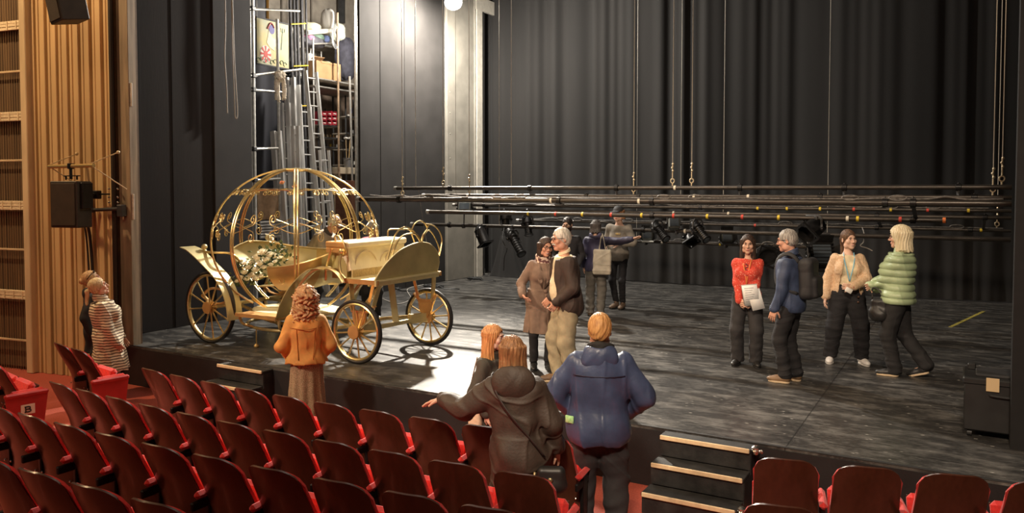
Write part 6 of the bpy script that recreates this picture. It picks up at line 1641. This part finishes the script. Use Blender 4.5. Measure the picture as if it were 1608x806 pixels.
p.hair(H_LBROWN if False else hairm('brown_hair', (.16, .085, .045), (.06, .03, .018)), 'pony', .22, 5, .006)
m = MB(); LB = mat('sky_ribbon', (.18, .50, .72), .6)
for sg in (-1, 1): m.tube([VV(p.T(sg*x, y, z)) for x, y, z in ((.060, -.05, .53), (.065, -.105, .46), (.045, -.150, .36), (.012, -.160, .22), (.004, -.160, .17))], .014, 6, flat=.4)
p.smallmesh('lanyard', m, LB)
t = held(p, 'badge_card', 'white badge card held at the waist of the cardigan woman', 'card'); m = MB(); m.box(VV(p.wr['L'])+Vector((-.06, -.05, -.045)), (.085, .006, .06), Matrix.Rotation(.5, 3, 'Y'), .002); pmesh(p, m, 'card', mat('white_card2', (.85, .83, .78), .5), t)
m = MB(); m.tube([VV(p.wr['L']+V3(.0, .042*cos(q), .042*sin(q))) for q in np.linspace(0, 2*pi, 17)[:-1]], .008, 6, closed=True); p.smallmesh('bracelet', m, mat('red_band', (.40, .08, .07), .6))
m = MB()
for k in range(2): m.ball(VV(p.T(.11, -.165+.02*k, -.03-.07*k)), .014, 8, (1, .5, 1))
p.smallmesh('button', m, mat('dark_button', (.10, .05, .03), .4))

# --- green puffer
p = Human('blonde woman in a pale green puffer jacket with her arms folded', onz(1407, 590), 0, 1.79, -100, 'f', 1.08, lean=-2, hands={'L': (-.06, -.25, 1.02), 'R': (.04, -.28, 1.05)}, elbow={'L': (1, .5, -.6), 'R': (-1, .5, -.6)}, hd={'L': (-.8, -.5, -.1), 'R': (.8, -.3, -.1)}, feet={'L': (.06, -.04, 5), 'R': (-.09, .27, -8, .065)}, head=(6, 3, 0))
p.body(SKIN); p.trousers(fab('black_jeans', (.016, .015, .016)), (.116, .088, .078), hem=.04, wr=.008, seed=11); p.shoes(BLKSHOE, TANSOLE, 1.02)
PUF = mat('green_puffer', (.36, .45, .265), .42, var=.08, scale=6, bump=.15, bscale=60)
j = p.top(PUF, 'puffer_jacket', .036, -.06, (.076, .070, .054), wr=.005, seed=12, quilt=(.082, .020), bust=True); p.collar(PUF, .068, .026, .015, .035, parent=j)
p.hair(hairm('pale_blonde_hair', (.80, .71, .50), (.55, .45, .27)), 'bob', .155, 6, .026); p.glasses()
t = held(p, 'handbag', 'black handbag hanging in front of the woman in green', 'bag')
p.mesh('bag', lambda q: smin(rbox((q-V3(.13, -.17, .80)), (0, 0, 0), (.05, .10, .12), .05), ell(q, (.14, -.17, .73), (.07, .11, .09)), .04)+wrinkle(q, 2, .005, 25), BLKSHOE, (-.1, -.4, .5), (.4, .1, 1.1), parent=t)
m = MB(); m.tube(spline([Vector((.15, -.10, .90)), Vector((.12, -.16, 1.0)), Vector((.10, -.25, 1.03)), Vector((.12, -.25, .9))], 6), .010, 6); pmesh(p, m, 'handle', BLKSHOE, t)

# --- taupe coat
p = Human('woman in a belted taupe coat and patterned scarf gesturing with one hand', onz(849, 580), 0, 1.64, 8, 'f', 1.0, side=4, hands={'R': (-.27, -.20, 1.03), 'L': (.235, -.06, .9)}, elbow={'R': (-.5, 1, -.3)}, hd={'R': (.35, -.75, -.45)}, hn={'R': (.4, .5, .7)}, head=(16, 6, 7), feet={'L': (.11, 0, 10), 'R': (-.09, .02, -8)})
p.body(SKIN3, smile=True); p.trousers(BLKTR, (.08, .062, .058), hem=.10, wr=.004, seed=13); p.shoes(BLKSHOE, boots=.16)
TAU = fab('taupe_wool', (.205, .135, .098), .9, bs=150)
j = p.top(TAU, 'coat', .028, -.1, (.068, .062, .052), wr=.006, seed=14, coat=(.50, .215, .165), neck=.49)
def lapel(sg): 
    m = MB(); P = [p.T(sg*x, y, z) for x, y, z in ((.055, -.075, .50), (.105, -.125, .40), (.075, -.165, .26), (.01, -.160, .16), (.02, -.165, .28), (.03, -.135, .40))]
    m.prism([VV(q) for q in P], (0, -.014, 0)); return p.smallmesh('lapel', m, TAU, parent=j)
lapel(-1); lapel(1)
m = MB(); m.tube([VV(p.pel+V3(.172*cos(q), .004+.142*sin(q), .13)) for q in np.linspace(0, 2*pi, 33)[:-1]], .024, 6, closed=True, flat=.4); p.smallmesh('belt', m, TAU)
m = MB(); m.tube(spline([VV(p.pel+V3(.05, -.15, .13)), VV(p.pel+V3(.07, -.185, .0)), VV(p.pel+V3(.075, -.20, -.16)), VV(p.pel+V3(.08, -.205, -.30))], 5), .026, 6, flat=.35); m.ball(VV(p.pel+V3(.045, -.155, .13)), .032, 8); p.smallmesh('belt_tail', m, TAU)
p.collar(speckle('patterned_scarf', (.66, .52, .42), (.12, .05, .05), 26, .52), .062, .040, -.01, .035, name='scarf', tilt=.25, wr=.012)
p.hair(H_BROWN, 'long', .27, 7, .012); p.glasses()

# --- dark jacket man
p = Human('white haired moustached man in a dark brown jacket and khaki trousers', onz(889, 602), 0, 1.79, -76, 'm', 1.08, lean=5, hands={'L': (.165, -.15, .95), 'R': (-.2, -.14, .95)}, elbow={'L': (.6, 1, 0)}, hd={'L': (-.3, -.5, -.8)}, head=(10, 4, -4), feet={'L': (.10, .05, 8), 'R': (-.11, -.10, -8)}, curl=.7)
p.body(SKIN3, brow=H_WHITE); p.trousers(fab('khaki_trousers', (.36, .30, .19), bs=110), (.118, .095, .085), waist=.10, hem=.045, wr=.013, seed=15); p.shoes(BRSHOE, TANSOLE, 1.08)
p.top(fab('cream_shirt', (.74, .62, .42), bs=160), 'shirt', .012, -.03, (.055, .05, .04), .5, .004, belly=.03, neck=.52)
j = p.top(fab('dark_brown_jacket', (.050, .032, .025), .75), 'jacket', .040, -.18, (.080, .070, .056), .97, .008, seed=17, open_=(.0, .060, .17), shell=True, flare=.02, belly=.02, neck=.50); p.collar(mat('cream_collar', (.74, .62, .42), .8), .058, .010, .012, .014)
p.hair(H_WHITE, 'short', seed=9, vol=.009); p.glasses()
m = MB(); m.tube([VV(p.hp(*q)) for q in ((-.036, -.088, -.056), (-.018, -.101, -.044), (0, -.106, -.041), (.018, -.101, -.044), (.036, -.088, -.056))], [.004, .010, .011, .010, .004], 7); p.smallmesh('moustache', m, H_WHITE)

# --- the group behind
p = Human('dark haired bearded man in a black jumper standing behind the others', (onY(892, 336, 12.25).x, 12.25, 0), 0, 1.76, -6, 'm', 1.0, hands={'L': (.20, -.12, .95), 'R': (-.2, -.12, .95)}, head=(-16, 10, 0), res=.008)
p.body(SKIN2, res=.0065); p.trousers(BLKTR, hem=.05); p.shoes(BLKSHOE); p.top(fab('black_jumper', (.016, .015, .018)), 'jumper', .022, -.08, wr=.007, seed=18); p.hair(H_BLACK, 'short', seed=2, vol=.007)
p.part('beard', lambda q: smax(smax(p.headsd(q)-.006, ((q-p.hc) @ p.Rh)[:, 2]+.030, .01), -ell((q-p.hc) @ p.Rh, (0, -.10, -.055), (.028, .03, .020)), .006)+0*q[:, 0], hairm('dark_beard', (.10, .055, .035), (.04, .02, .015)), p.hc-V3(0, .03, .06), .10, .0055)
p = Human('person in a dark purple jacket seen from behind with one arm stretched out', onz(935, 496), 0, 1.70, 172, 'f', 1.05, hands={'R': (-.72, .10, 1.43), 'L': (.235, -.04, .92)}, hd={'R': (-.9, .05, .25)}, hn={'R': (0, -.5, .9)}, elbow={'R': (0, .5, -1)}, head=(-14, 4, 0), curl=.15)
p.body(SKIN, face=False); p.trousers(fab('grey_trousers', (.13, .12, .105)), (.105, .085, .078), hem=.06, wr=.009, seed=19); p.shoes(BRSHOE, CABLE)
PUR = fab('purple_navy_shell', (.042, .038, .082), .55); j = p.top(PUR, 'jacket', .034, -.10, (.074, .066, .054), .98, .010, seed=20, bust=False); p.hood(PUR, j, .8)
p.hair(hairm('greyish_black_hair', (.085, .072, .066), (.03, .025, .024)), 'bob', .10, 8, .010)
t = held(p, 'tote_bag', 'grey canvas tote bag over the shoulder of the person in purple', 'bag'); CAN = fab('grey_canvas', (.40, .36, .29), .9, bs=220)
p.mesh('bag', lambda q: rbox(q, (-.145, .185, 1.03-.02), (.165, .045, .235), .035)+wrinkle(q, 5, .010, 16), CAN, (-.42, .02, .68), (.14, .36, 1.36), parent=t)
m = MB()
for x in (-.21, -.09): m.tube(spline([Vector((x, .19, 1.22)), Vector((x*.5-.065, .15, 1.40)), Vector((-.125, .03, 1.515)), Vector((x*.5-.06, -.09, 1.40)), Vector((x, -.08, 1.25)), Vector((x-.02, .06, 1.15))], 6), .011, 6, flat=.5)
pmesh(p, m, 'strap', CAN, t)
p = Human('tall man in a grey sweater and black cap', onz(971, 485), 0, 1.93, -22, 'm', .92, hands={'L': (.10, -.25, 1.14), 'R': (-.16, -.20, 1.06)}, elbow={'L': (1, .4, -.4)}, head=(-6, 8, 0), feet={'L': (.07, 0, 6), 'R': (-.07, .03, -10)})
p.body(SKIN2); p.trousers(BLKTR, (.082, .060, .050), hem=.12, wr=.005, seed=22); p.shoes(mat('brown_boot', (.13, .085, .055), .6), CABLE, boots=.05)
j = p.top(fab('grey_sweater', (.225, .20, .165), bs=140), 'sweater', .026, -.10, (.070, .064, .060), .55, .008, seed=23)
m = MB(); m.box(VV(p.T(.045, -.150, .36)), (.085, .006, .035), Matrix.Rotation(.15, 3, 'Z'), .002); p.smallmesh('chest_print', m, mat('ochre_print', (.45, .30, .08), .7, col2=(.22, .19, .15), scale=40))
p.hair(H_LBROWN, 'bob', .08, 2, .006)
CAPM = fab('black_cap', (.020, .020, .022), .7)
def capf(q_):
    q = (q_-p.hc) @ p.Rh; d = ell(q, (0, .012, .055), (.092, .108, .090)); d = np.maximum(d, .050-q[:, 2]); b = ell(q, (0, -.125, .058), (.082, .085, .011)); return np.minimum(smin(d, b, .01), cap(q, (0, .01, .143), (0, .01, .149), .01))
p.part('cap', capf, CAPM, p.hc+V3(0, -.03, .07), .26, .0055)

# --- the two women by the batten wall
p = Human('woman in a long cream and brown striped coat gazing upwards', (-9.50, 6.12, 0), -.55, 1.66, 84, 'f', 1.22, lean=-7, hands={'R': (-.20, -.12, .88), 'L': (.2, -.14, .9)}, elbow={'R': (-.5, 1, 0)}, hd={'R': (.2, -.5, -.8)}, head=(6, -20, 0), feet={'L': (.10, -.02, 6), 'R': (-.10, .02, -6)})
p.body(SKIN); p.trousers(BLKTR, (.09, .07, .06), hem=.05); p.shoes(BLKSHOE)
j = p.top(stripes('striped_coat', (.74, .64, .46), (.13, .085, .06), 9), 'coat', .038, -.1, (.078, .070, .056), .99, .011, seed=26, coat=(.50, .265, .235, 0, -.03), neck=.50)
p.collar(stripes('striped_collar', (.70, .58, .42), (.20, .13, .09), 10), .070, .024, .0, .036, parent=j)
p.hair(H_BLOND, 'pony', .19, 9, .010)
p = Human('woman in black with sunglasses on her fair hair behind the striped coat', (-10.13, 6.38, 0), -.55, 1.69, 80, 'f', 1.05, lean=-4, head=(8, -16, 0), hands={'R': (-.22, .02, .9), 'L': (.2, -.1, .9)}, res=.008)
p.body(SKIN3, res=.0065); p.trousers(BLKTR, hem=.05); p.shoes(BLKSHOE); j = p.top(fab('black_coat', (.015, .014, .016)), 'coat', .034, -.1, (.076, .068, .055), .99, .009, seed=27, coat=(.62, .20, .17), bust=True); p.hood(mat('black_hood', (.014, .013, .015), .8), j, .9)
p.hair(hairm('fair_hair', (.66, .42, .21), (.38, .22, .10)), 'bun', .1, 3, .008)
m = MB()
for sg in (-1, 1): m.ball(VV(p.hp(sg*.036, -.060, .105)), .026, 10, (1.1, .5, .8), Matrix(p.Rh.tolist())); m.tube([VV(p.hp(sg*.062, -.05, .10)), VV(p.hp(sg*.088, .0, .075)), VV(p.hp(sg*.084, .05, .03))], .005, 5)
m.tube([VV(p.hp(-.02, -.075, .108)), VV(p.hp(.02, -.075, .108))], .004, 5); p.smallmesh('sunglasses', m, mat('dark_lens', (.02, .015, .015), .15))

# --- orange jacket
p = Human('curly haired woman seen from behind in an orange jacket and long tweed skirt', (onY(480, 453, 6.28).x, 6.28, 0), -.55, 1.70, 178, 'f', 1.12, hands={'L': (.155, -.13, .97), 'R': (-.155, -.13, .97)}, elbow={'L': (1, 1.0, -.1), 'R': (-1, 1.0, -.1)}, hd={'L': (-.6, -.5, -.5), 'R': (.6, -.5, -.5)}, head=(4, 0, 0), curl=.6)
p.body(SKIN2, face=False); p.shoes(BLKSHOE)
ORJ = fab('orange_denim', (.60, .295, .075), .8, bs=160, sc=7)
j = p.top(ORJ, 'jacket', .042, -.01, (.086, .078, .060), .98, .010, seed=28, flare=.012, neck=.51, bust=False)
m = MB(); m.tube([VV(p.pel+V3(.205*cos(q), .012+.165*sin(q), .02)) for q in np.linspace(0, 2*pi, 33)[:-1]], .026, 6, closed=True, flat=.5); p.smallmesh('waistband', m, ORJ, parent=j)
m = MB(); SEAM = mat('orange_seam', (.42, .16, .03), .8)
def onback(x, z, inf=.042): 
    y = .02
    for _ in range(60):
        if float(p.torso(p.T(x, y, z)[None], inf, False)[0]) > .004: break
        y += .005
    return VV(p.T(x, y, z))
m.tube([onback(x, .40-.010*cos(x*14)) for x in np.linspace(-.17, .17, 15)], .005, 5)
for sg in (-1, 1): m.tube([onback(sg*(.10-.02*q), .39-.34*q) for q in np.linspace(0, 1, 10)], .0045, 5)
p.smallmesh('seam', m, SEAM, parent=j); p.collar(ORJ, .068, .020, -.005, .024, parent=j)
TW = speckle('brown_tweed', (.23, .155, .085), (.36, .27, .17), 120, .5); p.mesh('skirt', lambda q: p.skirt_sd(q, 1.0, .05, .172, .135, .225, .20, 0, 0, 11, 2, .020)+wrinkle(q, 3, .004, 14), TW, (-.36, -.36, .0), (.36, .38, 1.1), h=.009)
p.hair(hairm('strawberry_hair', (.55, .31, .13), (.30, .14, .055)), 'curly', .21, 4, .044)

# --- three at the stage edge
p = Human('long haired blonde woman in profile at the stage edge', (onY(764, 511, 5.95).x, 5.95, 0), -.55, 1.57, 68, 'f', 1.0, lean=7, hands={'L': (.2, -.24, 1.0), 'R': (-.24, -.10, .92)}, head=(2, 2, 0))
p.body(SKIN2); p.trousers(CHARC, hem=.05); p.shoes(BLKSHOE); j = p.top(fab('dark_olive_coat', (.050, .044, .034)), 'coat', .030, -.1, (.072, .064, .052), .97, .009, seed=30, coat=(.72, .195, .165)); p.collar(mat('olive_collar', (.05, .044, .034), .8), .07, .022, 0, .03, parent=j)
p.hair(hairm('red_blonde_hair', (.62, .30, .11), (.36, .15, .05)), 'long', .27, 6, .010)
t = held(p, 'shoulder_bag', 'pale bag at the hip of the long haired blonde woman', 'bag'); p.mesh('bag', lambda q: rbox(q, (-.205, .04, .86), (.035, .07, .10), .03)+wrinkle(q, 2, .005, 20), fab('beige_bag', (.55, .42, .30)), (-.42, -.2, .5), (-.05, .3, 1.1), parent=t)
m = MB(); m.tube(spline([Vector((-.205, .08, .94)), Vector((-.18, .10, 1.15)), Vector((-.12, .05, 1.45))], 6), .006, 6); pmesh(p, m, 'strap', BRSHOE, t)
p = Human('woman in a dark brown hooded parka seen from behind reaching to the stage edge', (onY(815, 527, 4.82).x, 4.82, 0), -.55, 1.73, 176, 'f', 1.02, lean=4, side=4, hands={'L': (.60, -.22, 1.24), 'R': (-.27, -.12, .92)}, hd={'L': (.85, -.25, -.3)}, hn={'L': (0, .2, -1)}, elbow={'L': (.2, .5, -1)}, head=(16, 0, 4), curl=.2)
p.body(SKIN, face=False); p.trousers(BLKTR, hem=.05); p.shoes(BLKSHOE)
PK = fab('brown_parka', (.058, .040, .030), .6, bs=60); j = p.top(PK, 'parka', .048, -.1, (.092, .082, .064), .97, .013, seed=33, coat=(.52, .225, .165, 0, .02), neck=.50, bust=False); p.hood(PK, j, 1.15)
p.hair(H_LBROWN, 'long', .20, 5, .010)
o = p.strap([p.T(.13, -.02, .52), p.T(.11, .10, .44), p.T(.02, .14, .28), p.T(-.08, .14, .12), p.T(-.16, .10, -.02)], .05, mtl=mat('bag_strap', (.035, .026, .022), .6), inf=.058, name='bag_strap')
t = held(p, 'crossbody_bag', 'small black crossbody bag at the hip of the brown parka', 'bag')
p.mesh('bag', lambda q: smin(rbox(q, (-.235, .17, .80), (.10, .045, .085), .04), ell(q, (-.235, .17, .74), (.115, .055, .06)), .03)+wrinkle(q, 6, .006, 24), BLKSHOE, (-.45, 0, .55), (.0, .35, 1.02), parent=t)
m = MB(); m.tube([Vector((-.13, .235, .86)), Vector((-.09, .23, .68))], .010, 6); m.ball(Vector((-.235, .225, .80)), .02, 8, (1, .5, 1)); pmesh(p, m, 'buckle', mat('dull_brass', (.35, .28, .16), .4, .8), t)
p = Human('ginger haired man in a shiny navy rain jacket seen from behind by the steps', (onY(942, 488, 5.55).x, 5.55, 0), -.55, 1.82, 178, 'm', 1.16, hands={'L': (.215, -.14, .99), 'R': (-.215, -.14, .99)}, elbow={'L': (1, .5, -.15), 'R': (-1, .5, -.15)}, hd={'L': (-.5, -.6, -.5), 'R': (.5, -.6, -.5)}, head=(2, 4, 0), feet={'L': (.13, 0, 10), 'R': (-.13, .02, -10)}, curl=.6)
p.body(SKIN3, face=False); p.trousers(CHARC, (.118, .096, .082), waist=.08, hem=.04, wr=.012, seed=36); p.shoes(BLKSHOE)
NJ = mat('shiny_navy_shell', (.055, .074, .145), .36, var=.15, scale=8, bump=.25, bscale=24); j = p.top(NJ, 'rain_jacket', .046, -.13, (.092, .080, .066), .98, .012, seed=37, flare=.02, neck=.52); p.hood(NJ, j, 1.0)
m = MB(); m.tube([onback(x, .395, .046) for x in np.linspace(-.19, .19, 15)], .004, 5); p.smallmesh('yoke_seam', m, mat('navy_seam', (.03, .032, .07), .5), parent=j)
m = MB(); q0 = VV(p.pel+V3(.215, .13, .06)); m.box(q0, (.07, .012, .055), Matrix.Rotation(-.5, 3, 'Z'), .003); p.smallmesh('green_reflector', m, mat('green_patch', (.25, .62, .22), .5, col2=(.5, .8, .4), scale=60), label='bright green square patch')
p.collar(fab('black_scarf', (.020, .018, .018)), .066, .034, .005, .034, name='scarf', tilt=.2, wr=.010)
p.hair(hairm('sandy_ginger_hair', (.66, .36, .13), (.42, .19, .06)), 'short', seed=12, vol=.010)

# --- the two bending over the carriage
p = Human('balding elderly man in a grey brown shirt bending over the carriage', (onY(487, 347, 9.72).x, 9.72, 0), 0, 1.95, 62, 'm', 1.05, lean=36, hands={'R': (-.10, -.52, 1.12), 'L': (.12, -.55, 1.12)}, elbow={'R': (-.6, .5, -1), 'L': (.6, .5, -1)}, head=(-6, 34, 0))
p.body(SKIN3, brow=H_WHITE); p.trousers(BLKTR, hem=.05); p.shoes(BLKSHOE)
j = p.top(fab('grey_brown_shirt', (.255, .205, .150), bs=140), 'shirt', .030, -.06, (.072, .064, .054), .95, .011, seed=40, neck=.52); p.collar(mat('dark_collar', (.06, .05, .05), .8), .066, .014, .0, .022, parent=j)
p.hair(H_WHITE, 'bald', seed=4, vol=.008); p.glasses()
p = Human('grey haired person in a dark red top bending behind the bench of the carriage', (onz(584, 503).x, onz(584, 503).y, 0), 0, 1.76, 6, 'f', 1.05, lean=22, hands={'R': (-.18, -.45, 1.15), 'L': (.18, -.45, 1.15)}, elbow={'R': (-.8, .5, -1), 'L': (.8, .5, -1)}, head=(-12, 26, 0))
p.body(SKIN3); p.trousers(BLKTR, hem=.05); p.shoes(BLKSHOE); p.top(fab('dark_red_top', (.22, .030, .045)), 'top', .026, -.06, wr=.008, seed=41, neck=.52); p.hair(H_GREY, 'bob', .10, 7, .014)
